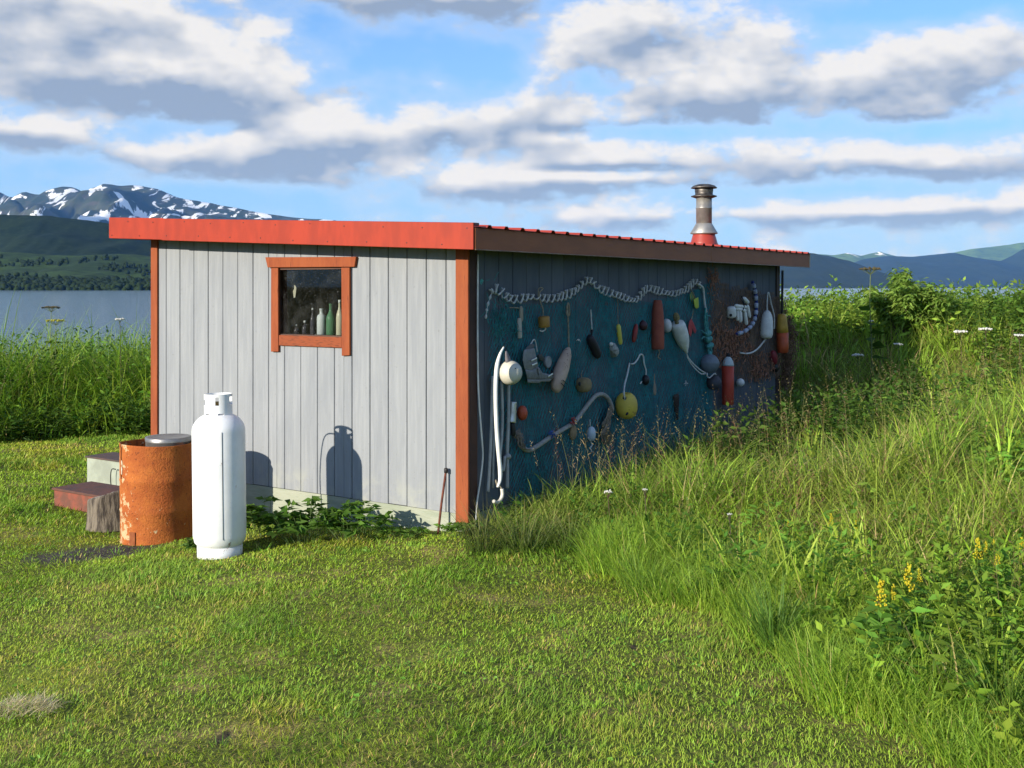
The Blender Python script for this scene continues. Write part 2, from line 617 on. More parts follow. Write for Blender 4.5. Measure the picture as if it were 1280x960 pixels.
ridge('hill', [(760, 350), (830, 330), (900, 318), (960, 314), (1010, 316), (1035, 320), (1060, 325), (1090, 337), (1110, 350), (1128, 361)],
      7000, 1700, 1500, blue1, 'dark blue headland just right of the shed roof', rough=.06, seed=21, wl=480)
green2 = hill_mat('far green slope', (.110, .180, .035), (.070, .120, .028), (.040, .065, .022), .0017, snow=(.0036, .56, 400, 480))
green3 = hill_mat('farthest green slope', (.110, .180, .035), (.070, .120, .028), (.040, .065, .022), .0015)
ridge('mountain', [(860, 340), (960, 322), (1010, 317), (1040, 319), (1060, 316), (1076, 320), (1100, 314), (1120, 320), (1140, 330), (1200, 350)],
      16000, 2800, 2600, green2, 'pale far ridge with snow patches right of the shed roof', rough=.10, seed=31, wl=900)
ridge('mountain', [(1030, 350), (1060, 330), (1080, 324), (1110, 320), (1140, 321), (1165, 318), (1192, 316), (1222, 322), (1250, 326), (1262, 321), (1285, 308), (1330, 286), (1420, 260), (1560, 268), (1700, 290)],
      13000, 3600, 2700, blue1, 'long blue mountain ridge above the right hand bank', rough=.10, seed=41, wl=760)
ridge('mountain', [(1130, 340), (1175, 322), (1190, 316), (1215, 311), (1245, 308), (1275, 304), (1330, 296), (1420, 300), (1600, 320)],
      18000, 3300, 2700, green3, 'pale green far summit at the right edge behind the blue ridge', rough=.08, seed=51, wl=1100)


# the wood on the far shore, one mass of small crowns
def far_wood():
    u, s, co = low_data
    rng = np.random.RandomState(8)
    base = bmesh.new(); bmesh.ops.create_icosphere(base, subdivisions=1, radius=1.0)
    bv = np.array([v.co[:] for v in base.verts]); bf = np.array([[q.index for q in f.verts] for f in base.faces]); base.free()
    P = []
    for _ in range(6500):
        shore = rng.rand() < .62
        k = rng.randint(0, co.shape[1] - 1)
        r = rng.uniform(0.0, .24) ** 1.0 if shore else rng.rand() ** .9
        i = int(r * 56)
        p = co[i, k] * (1 - rng.rand() * .0)
        cl = math.sin(p[0] * .021 + 2 * math.sin(p[1] * .017)) + math.sin(p[0] * .009 + p[1] * .02)
        if not shore and cl < .25: continue
        
        P.append((p[0] + rng.uniform(-5, 5), p[1] + rng.uniform(-6, 6), p[2], rng.uniform(4.5, 8.5) if shore else rng.uniform(3, 6)))
    P = np.array(P); n = len(P)
    sc = P[:, 3:4, None] * np.stack([rng.uniform(.6, .95, n), rng.uniform(.6, .95, n), rng.uniform(.65, .95, n)], -1)[:, None, :]
    V = bv[None] * sc * (1 + rng.uniform(-.22, .22, (n, len(bv), 1)))
    V = V + P[:, None, :3] + np.array([0, 0, 1.0]) * P[:, 3:4, None] * .55
    F = bf[None] + (np.arange(n) * len(bv))[:, None, None]
    me = bpy.data.meshes.new('far_wood')
    me.from_pydata(V.reshape(-1, 3).tolist(), [], F.reshape(-1, 3).tolist()); me.update()
    me.materials.append(hill_mat('far tree crowns', (.011, .020, .006), (.018, .032, .008), (.028, .044, .011), .05))
    me.polygons.foreach_set('use_smooth', [True] * len(me.polygons))
    o = link('far_wood', me)
    tag(o, 'dark belt of trees along the far shore at the left', 'wood', kind='stuff')


far_wood()

# air between here and the mountains
hz = MB().box(-25500, 25500, -25500, 25500, -5.5, 1250).build('haze', None)
hm = bpy.data.materials.new('sea air'); hm.use_nodes = True
_t = NT(hm.node_tree)
_o = _t.n('ShaderNodeOutputMaterial'); _v = _t.n('ShaderNodeVolumePrincipled')
_v.inputs['Color'].default_value = (.16, .42, 1.0, 1)
_v.inputs['Absorption Color'].default_value = (1, 1, 1, 1)
_v.inputs['Density'].default_value = 2.5e-5
_v.inputs['Anisotropy'].default_value = 0.0
_t.t.links.new(_v.outputs[0], _o.inputs['Volume'])
hz.data.materials.append(hm)
hz.display_type = 'WIRE'
tag(hz, 'thin blue sea haze over the fjord', 'haze', kind='stuff')

# ------------------------------------------------------------------ the shed
def painted(t, pos, v, col, b):
    """weathered paint: pale worn streaks, knots of dirt, washed-out foot"""
    st = t.vm('MULTIPLY', pos, (9, 9, .55))
    c = t.mix(t.ramp(t.noise(st, 3.2, 5, .65), .42, .70), col, t.mix(.30, col, (.36, .37, .38)))
    c = t.mix(t.m('MULTIPLY', t.ramp(t.noise(pos, 34, 3, .6), .66, .72), .45), c, (.16, .16, .16))
    sp = t.n('ShaderNodeSeparateXYZ'); t.put(sp.inputs[0], pos)
    c = t.mix(t.m('MULTIPLY', t.ramp(t.noise(pos, 5, 4, .6), .45, .7), t.ramp(sp.outputs[2], .5, .12)), c, (.32, .33, .30))
    return c


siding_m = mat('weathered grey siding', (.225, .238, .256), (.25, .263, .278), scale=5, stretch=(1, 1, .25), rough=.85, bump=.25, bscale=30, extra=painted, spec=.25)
side_m = mat('shade darkened blue grey siding', (.085, .100, .122), (.108, .124, .146), scale=5, stretch=(1, 1, .25), rough=.85, bump=.25, bscale=30, spec=.25)  # blue grey siding, with the shade of this wall put into its colour
trim_m = mat('orange brown stained trim', (.28, .070, .021), (.23, .052, .016), scale=6, stretch=(2, 2, .35), rough=.75, bump=.25, bscale=40, spec=.3,
             extra=lambda t, pos, v, col, b: t.mix(t.ramp(t.noise(t.vm('MULTIPLY', pos, (30, 30, 3)), 3, 4, .6), .58, .75), col, (.12, .03, .012)))
sill_m = mat('stained grained sill', (.25, .058, .018), (.09, .026, .011), scale=5, stretch=(3, 3, 30), rough=.7, bump=.3, lo=.48, hi=.7, spec=.3)
fascia_m = mat('red enamelled metal', (.345, .037, .015), (.275, .031, .014), scale=4, stretch=(2.5, 2.5, .7), rough=.55, spec=.25,
               extra=lambda t, pos, v, col, b: t.mix(t.ramp(t.noise(pos, 24, 4, .7), .70, .74), col, (.24, .03, .018)))
roofm = mat('red metal roofing', (.33, .040, .024), (.27, .034, .02), scale=2, rough=.4)
brown_m = mat('brown painted fascia', (.27, .080, .020), (.22, .064, .017), scale=3, stretch=(1, 1, 4), rough=.6, bump=.1)
soffit_m = mat('soffit plywood', (.12, .07, .045), (.09, .055, .035), scale=4, rough=.8)
found_m = mat('pale green skirting', (.27, .30, .225), (.34, .355, .28), scale=3, stretch=(1, 1, 6), rough=.9, bump=.3, spec=.2,
              extra=lambda t, pos, v, col, b: t.mix(t.ramp(t.noise(t.vm('MULTIPLY', pos, (2, 2, 18)), 4, 4, .6), .6, .74), col, (.20, .22, .15)))
inner_m = mat('dark interior boards', (.045, .036, .030), (.07, .055, .045), scale=6, rough=.9)
galv_m = mat('galvanised flue steel', (.42, .40, .36), (.30, .285, .26), scale=12, rough=.45, metal=.65)
soot_m = mat('sooty flue cap', (.16, .145, .13), (.07, .063, .057), scale=18, rough=.5, metal=.8)
dark_m = mat('dark gap backing', (.03, .03, .032), rough=.9)  # dark sheet behind the boards, seen in the gaps between them

shed = empty('shed', SC, SH_ANG, 'grey board shed with red roof edge and floats hung along its side', 'shed')
rng = random.Random(4)

SID_Z = .155                    # foot of the siding
def roof_z(x, y=0.0):           # top of the roof sheet
    return 2.451 + .0429 * (.25 - x) - .0041 * (y + .27)


PW, GAP = .2032, .0065
wx0, _z1, _ = front_pt(341, 333); wx1, _z0, _ = front_pt(433, 420)
_, WZ1, _ = front_pt(385, 334); _, WZ0, _ = front_pt(385, 421.5)
WX0, WX1 = front_pt(346, 380)[0], front_pt(430, 380)[0]

# inner frame walls (behind the boards)
fw = MB()
yb0, yb1 = .018, .06
fw.hexa([(-FRONT_L + .02, yb0, 0), (WX0, yb0, 0), (WX0, yb1, 0), (-FRONT_L + .02, yb1, 0), (-FRONT_L + .02, yb0, roof_z(-FRONT_L) - .07), (WX0, yb0, roof_z(WX0) - .07), (WX0, yb1, roof_z(WX0) - .07), (-FRONT_L + .02, yb1, roof_z(-FRONT_L) - .07)])
fw.hexa([(WX1, yb0, 0), (-.02, yb0, 0), (-.02, yb1, 0), (WX1, yb1, 0), (WX1, yb0, roof_z(WX1) - .07), (-.02, yb0, roof_z(0) - .07), (-.02, yb1, roof_z(0) - .07), (WX1, yb1, roof_z(WX1) - .07)])
fw.box(WX0, WX1, yb0, yb1, 0, WZ0); fw.hexa([(WX0, yb0, WZ1), (WX1, yb0, WZ1), (WX1, yb1, WZ1), (WX0, yb1, WZ1), (WX0, yb0, roof_z(WX0) - .07), (WX1, yb0, roof_z(WX1) - .07), (WX1, yb1, roof_z(WX1) - .07), (WX0, yb1, roof_z(WX0) - .07)])
front_wall = fw.build('front_wall', dark_m, shed)
sw = MB().box(-.06, -.018, yb1 + .002, SIDE_L - .062, 0, roof_z(0) - .09)
side_wall = sw.build('side_wall', dark_m, shed)
lw = MB().box(-FRONT_L + .02, -FRONT_L + .06, yb1 + .002, SIDE_L - .062, 0, roof_z(-FRONT_L) - .11)
left_wall = lw.build('left_wall', inner_m, shed)
bw = MB().hexa([(-FRONT_L + .02, SIDE_L - .06, 0), (-.02, SIDE_L - .06, 0), (-.02, SIDE_L, 0), (-FRONT_L + .02, SIDE_L, 0), (-FRONT_L + .02, SIDE_L - .06, roof_z(-FRONT_L, SIDE_L) - .07), (-.02, SIDE_L - .06, roof_z(0, SIDE_L) - .07), (-.02, SIDE_L, roof_z(0, SIDE_L) - .07), (-FRONT_L + .02, SIDE_L, roof_z(-FRONT_L, SIDE_L) - .07)])
bw.build('back_wall', siding_m, shed)
MB().box(-FRONT_L + .07, -.07, .07, SIDE_L - .07, .10, .14).build('floor_deck', inner_m, shed)
MB().box(-FRONT_L + .07, -.07, 3.2, 3.26, .15, 2.3).build('partition', inner_m, shed)


def plank_mesh(w, z0, za, zb, side):
    """one siding board, its top cut to the roof line, edges eased"""
    b = MB(); e = .004; d0, d1 = .0, .018
    pts = []
    for (u, z) in ((0, z0), (w, z0), (w, zb), (0, za)):
        pts.append((u, z))
    if not side:
        fr = [(pts[0][0] + e, -.0, pts[0][1]), (pts[1][0] - e, 0, pts[1][1]), (pts[2][0] - e, 0, pts[2][1]), (pts[3][0] + e, 0, pts[3][1])]
        bk = [(p[0], .005, p[1]) for p in pts]; ba = [(p[0], .0175, p[1]) for p in pts]
    else:
        fr = [(0, pts[0][0] + e, pts[0][1]), (0, pts[1][0] - e, pts[1][1]), (0, pts[2][0] - e, pts[2][1]), (0, pts[3][0] + e, pts[3][1])]
        bk = [(-.005, p[0], p[1]) for p in pts]; ba = [(-.0175, p[0], p[1]) for p in pts]
    b.add(fr + bk + ba, [(0, 1, 2, 3)] + [(i, i + 4, (i + 1) % 4 + 4, (i + 1) % 4) for i in range(4)] + [(i + 4, i + 8, (i + 1) % 4 + 8, (i + 1) % 4 + 4) for i in range(4)] + [(11, 10, 9, 8)])
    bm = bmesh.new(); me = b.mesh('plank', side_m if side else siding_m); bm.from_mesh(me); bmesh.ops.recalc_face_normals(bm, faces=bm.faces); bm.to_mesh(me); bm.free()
    return me


x = -.022
k = 0
while x > -FRONT_L + .02:
    xa = max(x - PW + GAP, -FRONT_L + .02); xb = x
    dy = rng.uniform(-.0015, .0015)
    zt = roof_z(xa) - .08; zt2 = roof_z(xb) - .08
    ov = xb > WX0 and xa < WX1
    if not ov:
        link('plank', plank_mesh(xb - xa, SID_Z + rng.uniform(-.004, .004), zt, zt2, False), front_wall, (xa, dy, 0))
    else:
        # boards cut round the window: above, below and slivers beside
        for (a, c2) in ((xa, min(xb, WX0)), (max(xa, WX1), xb)):
            if c2 - a > .012: link('plank', plank_mesh(c2 - a, SID_Z, zt, zt2, False), front_wall, (a, dy, 0))
        a, c2 = max(xa, WX0), min(xb, WX1)
        if c2 - a > .012:
            link('plank', plank_mesh(c2 - a, SID_Z, WZ0, WZ0, False), front_wall, (a, dy, 0))
            link('plank', plank_mesh(c2 - a, WZ1, roof_z(a) - .08, roof_z(c2) - .08, False), front_wall, (a, dy, 0))
    x -= PW
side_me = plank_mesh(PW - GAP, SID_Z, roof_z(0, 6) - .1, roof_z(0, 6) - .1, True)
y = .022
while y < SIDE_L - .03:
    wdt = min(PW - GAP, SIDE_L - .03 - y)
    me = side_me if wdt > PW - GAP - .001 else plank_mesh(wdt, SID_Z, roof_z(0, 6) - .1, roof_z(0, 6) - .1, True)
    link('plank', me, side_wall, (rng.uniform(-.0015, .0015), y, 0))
    y += PW

# skirting below the siding
MB().bbox(-FRONT_L + .03, -.03, .004, .015, -.30, SID_Z - .006, .003).build('skirting', found_m, shed)
MB().bbox(-.015, -.004, .03, SIDE_L - .03, -.30, SID_Z - .006, .003).build('skirting', found_m, shed)
MB().bbox(-FRONT_L + .005, -FRONT_L + .016, .03, SIDE_L - .03, -.30, roof_z(-FRONT_L) - .2, .003).build('left_siding', siding_m, shed)

# corner boards
tr0 = front_pt(571.5, 480)[0]
MB().bbox(tr0, .018, -.024, -.002, SID_Z - .07, roof_z(0) - .09, .003).build('corner_board', trim_m, shed)
MB().bbox(.0025, .018, .0, .105, SID_Z - .07, roof_z(0) - .09, .003).build('corner_board', mat('shaded brown corner board', (.06, .022, .014), (.045, .018, .012), scale=6, rough=.8), shed)  # trim face turned from the sun, its shade put into a darker brown
MB().bbox(-FRONT_L - .012, -FRONT_L + .085, -.024, -.002, SID_Z - .09, roof_z(-FRONT_L) - .09, .003).build('corner_board', trim_m, shed)
MB().bbox(-FRONT_L - .012, -FRONT_L + .004, .0, .09, SID_Z - .09, roof_z(-FRONT_L) - .09, .003).build('corner_board', trim_m, shed)
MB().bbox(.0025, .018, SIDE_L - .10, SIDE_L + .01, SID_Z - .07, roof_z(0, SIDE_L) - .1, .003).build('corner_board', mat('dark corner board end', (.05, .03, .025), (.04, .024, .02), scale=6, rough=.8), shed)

# window
win = MB()
for (a, b_, c, d) in ((WX0, WX0 + .02, WZ0, WZ1), (WX1 - .02, WX1, WZ0, WZ1), (WX0 + .02, WX1 - .02, WZ0, WZ0 + .02), (WX0 + .02, WX1 - .02, WZ1 - .02, WZ1)):
    win.box(a, b_, .0, .12, c, d)
window = win.build('window', mat('dark window jamb', (.10, .045, .025), (.07, .03, .02), scale=6, rough=.7), shed)
def F(px, py, w=.02):
    a, b_, _ = front_pt(px, py, w); return a, b_
def quad_board(name, corners, m, th=.024, w0=.002):
    """a trim board from its outline on the front wall"""
    v = [(c[0], -w0 - th, c[1]) for c in corners] + [(c[0], -w0, c[1]) for c in corners]
    b = MB(); b.add(v, [(0, 1, 2, 3), (7, 6, 5, 4), (0, 4, 5, 1), (1, 5, 6, 2), (2, 6, 7, 3), (3, 7, 4, 0)])
    me = b.mesh(name, m)
    bm = bmesh.new(); bm.from_mesh(me); bmesh.ops.recalc_face_normals(bm, faces=bm.faces)
    bmesh.ops.bevel(bm, geom=list(bm.edges), offset=.003, segments=1, affect='EDGES'); bm.to_mesh(me); bm.free()
    return link(name, me, window)
quad_board('casing_head', [F(335.5, 334.4), F(444, 333.6), F(446, 321), F(332.5, 321.6)], trim_m, .030)
quad_board('casing_side', [F(339, 439.6), F(348.3, 439.6), F(348.0, 335), F(339.2, 335)], trim_m, .024)
quad_board('casing_side', [F(427.5, 444.8), F(437.3, 444.2), F(437.2, 334.5), F(427, 334.5)], trim_m, .024)
quad_board('casing_sill', [F(348.6, 431.8), F(427.2, 434.8), F(427.2, 421.6), F(348.6, 418.8)], sill_m, .020)
gl = bpy.data.materials.new('window glass'); gl.use_nodes = True
_t = NT(gl.node_tree); _o = _t.n('ShaderNodeOutputMaterial'); _m = _t.n('ShaderNodeMixShader')
_tr = _t.n('ShaderNodeBsdfTransparent'); _gs = _t.n('ShaderNodeBsdfGlossy'); _gs.inputs['Roughness'].default_value = .02
_tr.inputs[0].default_value = (.82, .84, .84, 1)
_fr = _t.n('ShaderNodeFresnel'); _fr.inputs[0].default_value = 1.5
_df = _t.n('ShaderNodeBsdfDiffuse'); _df.inputs[0].default_value = (.4, .4, .38, 1)
_m2 = _t.n('ShaderNodeMixShader')
_pos = _t.n('ShaderNodeNewGeometry').outputs['Position']
_dirt = _t.m('ADD', _t.m('MULTIPLY', _t.ramp(_t.noise(_pos, 120, 2, .5), .70, .74), .5), _t.m('MULTIPLY', _t.ramp(_t.noise(_pos, 6, 4, .6), .4, .8), .035))
_t.put(_m2.inputs[0], _dirt); _t.t.links.new(_tr.outputs[0], _m2.inputs[1]); _t.t.links.new(_df.outputs[0], _m2.inputs[2])
_t.put(_m.inputs[0], _t.m('MULTIPLY', _fr.outputs[0], _t.m('SUBTRACT', 1.0, _t.n('ShaderNodeNewGeometry').outputs['Backfacing']))); _t.t.links.new(_m2.outputs[0], _m.inputs[1]); _t.t.links.new(_gs.outputs[0], _m.inputs[2]); _t.t.links.new(_m.outputs[0], _o.inputs[0])
MB().box(WX0 + .021, WX1 - .021, .030, .034, WZ0 + .021, WZ1 - .021).build('glass_pane', gl, window)
MB().box(WX0 + .003, WX1 - .003, .125, .30, WZ0 - .03, WZ0 + .012).build('inner_ledge', inner_m, window)
# torn paper stuck inside the pane
sx_, sz_ = F(364.5, 364, 0)
st = MB()
st.add([(sx_ + a, .038, sz_ + b) for a, b in ((-.012, -.06), (.006, -.055), (.014, -.01), (.02, .03), (.008, .05), (-.006, .055), (-.008, .02), (-.022, .0))], [(0, 1, 2, 3, 4, 5, 6, 7)])
st.add([(sx_ + a, .0395, sz_ + b) for a, b in ((-.012, -.06), (.006, -.055), (.014, -.01), (.02, .03), (.008, .05), (-.006, .055), (-.008, .02), (-.022, .0))], [(7, 6, 5, 4, 3, 2, 1, 0)])
st.build('paper_scrap', mat('torn paper', (.5, .45, .33), rough=.9), window)

# roof: metal panels with ribs running down the slope, fascia, soffit
XL, XR, YF, YB = -4.20, .25, -.27, 7.06
def roof_panel(y0, y1):
    b = MB(); prof = []
    yy = y0; n = max(1, round((y1 - y0) / .2286))
    st_ = (y1 - y0) / n
    for i in range(n):
        c = y0 + i * st_
        for (dy, dz) in ((0, 0), (st_ * .5 - .034, 0), (st_ * .5 - .017, .021), (st_ * .5 + .017, .021), (st_ * .5 + .034, 0)):
            prof.append((c + dy, dz))
    prof.append((y1, 0))
    v = []
    for xx in (XL + .01, XR + .035):
        for (yy, dz) in prof: v.append((xx, yy, roof_z(xx, yy) - .030 + dz))
        for (yy, dz) in prof: v.append((xx, yy, roof_z(xx, yy) - .034 + dz))
    n = len(prof); f = []
    for i in range(n - 1):
        f += [(i, i + 1, 2 * n + i + 1, 2 * n + i), (n + i + 1, n + i, 3 * n + i, 3 * n + i + 1), (i + 1, i, n + i, n + i + 1), (2 * n + i, 2 * n + i + 1, 3 * n + i + 1, 3 * n + i)]
    b.add(v, f)
    return b
rf = MB()
rf.hexa([(XL + .04, YF + .04, roof_z(XL) - .075), (XR - .012, YF + .04, roof_z(XR) - .075), (XR - .012, YB - .03, roof_z(XR, YB) - .075), (XL + .04, YB - .03, roof_z(XL, YB) - .075),
         (XL + .04, YF + .04, roof_z(XL) - .045), (XR - .012, YF + .04, roof_z(XR) - .045), (XR - .012, YB - .03, roof_z(XR, YB) - .045), (XL + .04, YB - .03, roof_z(XL, YB) - .045)])
roof = rf.build('roof', soffit_m, shed)
yy = YF + .055
while yy < YB - .05:
    y2 = min(yy + .9144, YB - .012)
    roof_panel(yy, y2 - .002).build('roof_panel', roofm, roof)
    yy += .9144
def strip(x0, x1, y0, y1, lo, hi, name, m, slope=True):
    v = []
    for zz in (lo, hi):
        for (xx, yy) in ((x0, y0), (x1, y0), (x1, y1), (x0, y1)):
            v.append((xx, yy, roof_z(xx, yy) + zz))
    b = MB().hexa(v)
    me = b.mesh(name, m); bm = bmesh.new(); bm.from_mesh(me); bmesh.ops.bevel(bm, geom=list(bm.edges), offset=.003, segments=1, affect='EDGES'); bm.to_mesh(me); bm.free()
    return link(name, me, roof)
xs_ = front_pt(203, 290, .27)[0]
strip(xs_ - .002, XR + .004, YF - .006, YF + .010, -.205, .0, 'rake_flashing', fascia_m)
strip(XL, xs_ + .01, YF - .002, YF + .012, -.200, .005, 'rake_flashing', fascia_m)
nailm = mat('nail heads', (.05, .02, .018), rough=.6)
for i_ in range(22):
    nx_ = XL + .08 + i_ * .205 + rng.uniform(-.03, .03); nz_ = roof_z(nx_, YF) - (.035 if i_ % 2 else .165) + rng.uniform(-.01, .01)
    MB().lathe([(0, 0), (.006, 0), (.005, .003), (0, .004)], 8, M=Matrix.Translation((nx_, YF - .0065, nz_)) @ Matrix.Rotation(R(90), 4, 'X')).build('nail', nailm, roof)
strip(XL, XR + .004, YF + .012, YF + .075, -.022, .002, 'rake_cap', mat('dark red cap edge', (.10, .018, .014), (.07, .014, .012), scale=4, rough=.5))
strip(XL + .01, XR - .03, YF + .013, YF + .045, -.19, -.08, 'rake_board', brown_m)
yseam = 4.02
strip(XR - .010, XR + .010, YF + .014, yseam - .002, -.203, -.036, 'eave_fascia', brown_m)
strip(XR - .010, XR + .010, yseam, YB - .02, -.203, -.036, 'eave_fascia', brown_m)
strip(XR - .004, XR + .014, YF + .014, YB - .02, -.208, -.199, 'drip_edge', mat('worn brown drip edge', (.26, .17, .12), (.16, .09, .06), scale=9, rough=.5))
strip(XR - .02, XR + .016, YB - .019, YB, -.205, -.03, 'eave_end_cap', mat('pale end cap', (.5, .45, .36), (.42, .36, .28), scale=8, rough=.6))
strip(XL, XL + .018, YF + .013, YB - .02, -.20, -.036, 'eave_fascia', brown_m)
strip(XL, XR - .021, YB - .018, YB, -.20, -.036, 'rake_board', brown_m)
# soffit boards close the overhangs
strip(XL + .02, XR - .012, YF + .046, -.026, -.15, -.135, 'soffit', soffit_m)
strip(.02, XR - .012, -.024, SIDE_L, -.15, -.135, 'soffit', soffit_m)

# flue
dxf = ray(880, 300)
# stands on the roof sheet 0.62 m in from the eave
fx = -.40
_c = Vector((0, 0, CAMZ)); _tt = (fx + (SC - _c).dot(SX)) / dxf.dot(SX)
fy = ((_c + dxf * _tt) - SC).dot(SY)
sc_f = (_tt) / FPX                       # metres per photo pixel there
fz = roof_z(fx, fy) - .035
flue = empty('flue', (fx, fy, fz)); flue.parent = shed
topz = CAMZ + (HZN - 230) * sc_f - fz
def fz_(py): return CAMZ + (HZN - py) * sc_f - fz
def pr(px): return px * sc_f
MB().lathe([(pr(20), 0), (pr(16.5), fz_(303)), (pr(14), fz_(294)), (pr(13), fz_(292))], 28).build('flashing_boot', roofm, flue, True)
MB().lathe([(pr(9.6), fz_(294)), (pr(17), fz_(292.2)), (pr(17), fz_(291.2)), (pr(10.3), fz_(280)), (pr(9.8), fz_(279.4))], 28).build('storm_collar', galv_m, flue, True)
MB().lathe([(pr(9.8), fz_(294)), (pr(9.8), fz_(261)), (pr(10.2), fz_(260.6)), (pr(10.2), fz_(259.6)), (pr(9.8), fz_(259.2)), (pr(9.8), fz_(246))], 28).build('pipe', galv_m, flue, True)
MB().lathe([(pr(9.9), fz_(248)), (pr(16), fz_(246)), (pr(16), fz_(245)), (pr(11), fz_(243.5)), (pr(11), fz_(241)), (pr(11.4), fz_(238.5)), (pr(11.4), fz_(236)), (pr(9), fz_(235.6))], 28).build('cap_band', soot_m, flue, True)
MB().lathe([(pr(9), fz_(236)), (pr(16), fz_(235.4)), (pr(16.3), fz_(234.8)), (pr(13.5), fz_(232.3)), (pr(8), fz_(230.5)), (.0, fz_(229.8))], 28).build('cap_lid', soot_m, flue, True)

# ------------------------------------------------------------------ things standing in front of the shed
# bottles on the window ledge
def glass_m(name, col, rough=.08, trans=.75, ):
    if name in MATS: return MATS[name]
    m = bpy.data.materials.new(name); m.use_nodes = True
    t = NT(m.node_tree); o = t.n('ShaderNodeOutputMaterial'); b = t.n('ShaderNodeBsdfPrincipled')
    b.inputs['Base Color'].default_value = (*col, 1); b.inputs['Roughness'].default_value = rough
    b.inputs['Transmission Weight'].default_value = trans; b.inputs['IOR'].default_value = 1.3
    t.t.links.new(b.outputs[0], o.inputs[0]); MATS[name] = m
    return m


cap_m = mat('white bottle cap', (.75, .75, .72), rough=.5)
def bottle(px, top_py, wpx, prof, m, label, cap=None, depth=.17):
    lx, lz, t = front_pt(px, top_py, -depth)
    z0 = WZ0 + .0125
    h = lz - z0; r = wpx * .5 * t / FPX
    b = empty('bottle', S(lx, depth, z0), SH_ANG, label, 'bottle')
    MB().lathe([(r * a, h * c) for a, c in prof], 16).build('body', m, b, True)
    if cap: MB().lathe([(r * cap[0] * 1.12, h * cap[1]), (r * cap[0] * 1.12, h * 1.0), (0, h * 1.004)], 14).build('cap', cap_m, b, True)
    return b
tall = [(.0, 0), (.9, .0), (1, .02), (1, .52), (.85, .62), (.45, .74), (.36, .8), (.34, .96), (.4, .97), (.4, 1.0), (.3, 1.0)]
flask = [(.0, 0), (.9, .0), (1, .02), (1, .66), (.9, .74), (.45, .80), (.40, .84), (.40, .96), (.48, .965), (.48, 1.0), (.3, 1.0)]
small = [(.0, 0), (.9, .0), (1, .02), (1, .5), (.7, .62), (.35, .7), (.35, .88), (.0, .9)]
clearg = glass_m('frosted clear glass', (.80, .83, .80), .35, .2)
darkg = glass_m('smoky glass', (.22, .20, .24), .15, .7)
greeng = glass_m('green glass', (.16, .36, .19), .12, .35)
bottle(370.5, 405.5, 7, small, darkg, 'smallest smoky bottle with white cap at the left of the window ledge', (.36, .84))
bottle(381.0, 400.8, 7, small, darkg, 'short smoky bottle with white cap second from the left on the window ledge', (.36, .86))
bottle(390.8, 385.0, 6.4, tall, darkg, 'slim dark bottle with white cap in the middle of the window ledge', (.36, .93))
bottle(401.8, 385.8, 11.4, flask, clearg, 'frosted clear flat shouldered bottle on the window ledge')
bottle(413.4, 379.6, 11.4, tall, greeng, 'tall green glass bottle with narrow neck on the window ledge')
bottle(424.6, 374.8, 9.0, tall, glass_m('pale amber glass', (.75, .70, .50), .2, .2), 'tall pale bottle with white cap half hidden by the right window casing', (.36, .92))

# white propane cylinder
def grime(t, pos, col):
    sp = t.n('ShaderNodeSeparateXYZ'); t.put(sp.inputs[0], pos)
    low = t.ramp(sp.outputs[2], .12, -.10)
    run = t.noise(t.vm('MULTIPLY', pos, (1, 1, .08)), 26, 4, .6)
    c = t.mix(t.m('MULTIPLY', t.ramp(run, .55, .75), .16), col, (.45, .40, .33))
    c = t.mix(t.m('MULTIPLY', t.ramp(t.m('ADD', t.noise(pos, 24, 5, .7), t.m('MULTIPLY', low, .09)), .67, .72), .8), c, (.26, .11, .05))
    return t.mix(t.m('MULTIPLY', t.ramp(t.noise(pos, 60, 3, .6), .70, .73), .6), c, (.30, .28, .26))


white_steel = mat('chalky white enamel', (.80, .81, .81), (.74, .75, .75), scale=7, rough=.42, extra=lambda t, pos, v, col, b: grime(t, pos, col))
tz = 8.88
tp = Vector(((275 - 640) / FPX * tz, tz, 0)); tgz = float(ground_h(tp.x, tp.y))
tank = empty('propane_cylinder', (tp.x, tp.y, -.165), 0, 'tall white propane cylinder standing on the grass before the shed', 'gas cylinder')
tank.rotation_euler = (0, R(-1.0), R(-38)); tank.scale = (1.034,) * 3
KT = 1.034
rt = .198
prof = [(0, .075), (.10, .075), (.155, .09), (.188, .13), (rt, .18)]
prof += [(rt, .56), (rt, .96)]
for i in range(1, 10):
    a = i / 9 * math.pi / 2
    prof.append((rt * (.30 + .70 * math.cos(a)) if i < 9 else .06, .96 + .135 * math.sin(a)))
prof.append((0, 1.096))
MB().lathe(prof, 48).build('shell', white_steel, tank, True)
MB().lathe([(.165, -.02), (.168, -.02), (.168, .10), (.160, .10), (.160, -.02), (.165, -.02)], 40, cap=False).build('foot_ring', white_steel, tank, True)
# narrow black strip down the side
_wa = R(-90 + 22 + 38)
MB().box(.0, .005, -.0018, .0018, .17, .97).build('strap', mat('black strip', (.02, .02, .02), rough=.8), tank, loc=(rt * math.cos(_wa) - .003, rt * math.sin(_wa), 0), rot=(0, 0, _wa))
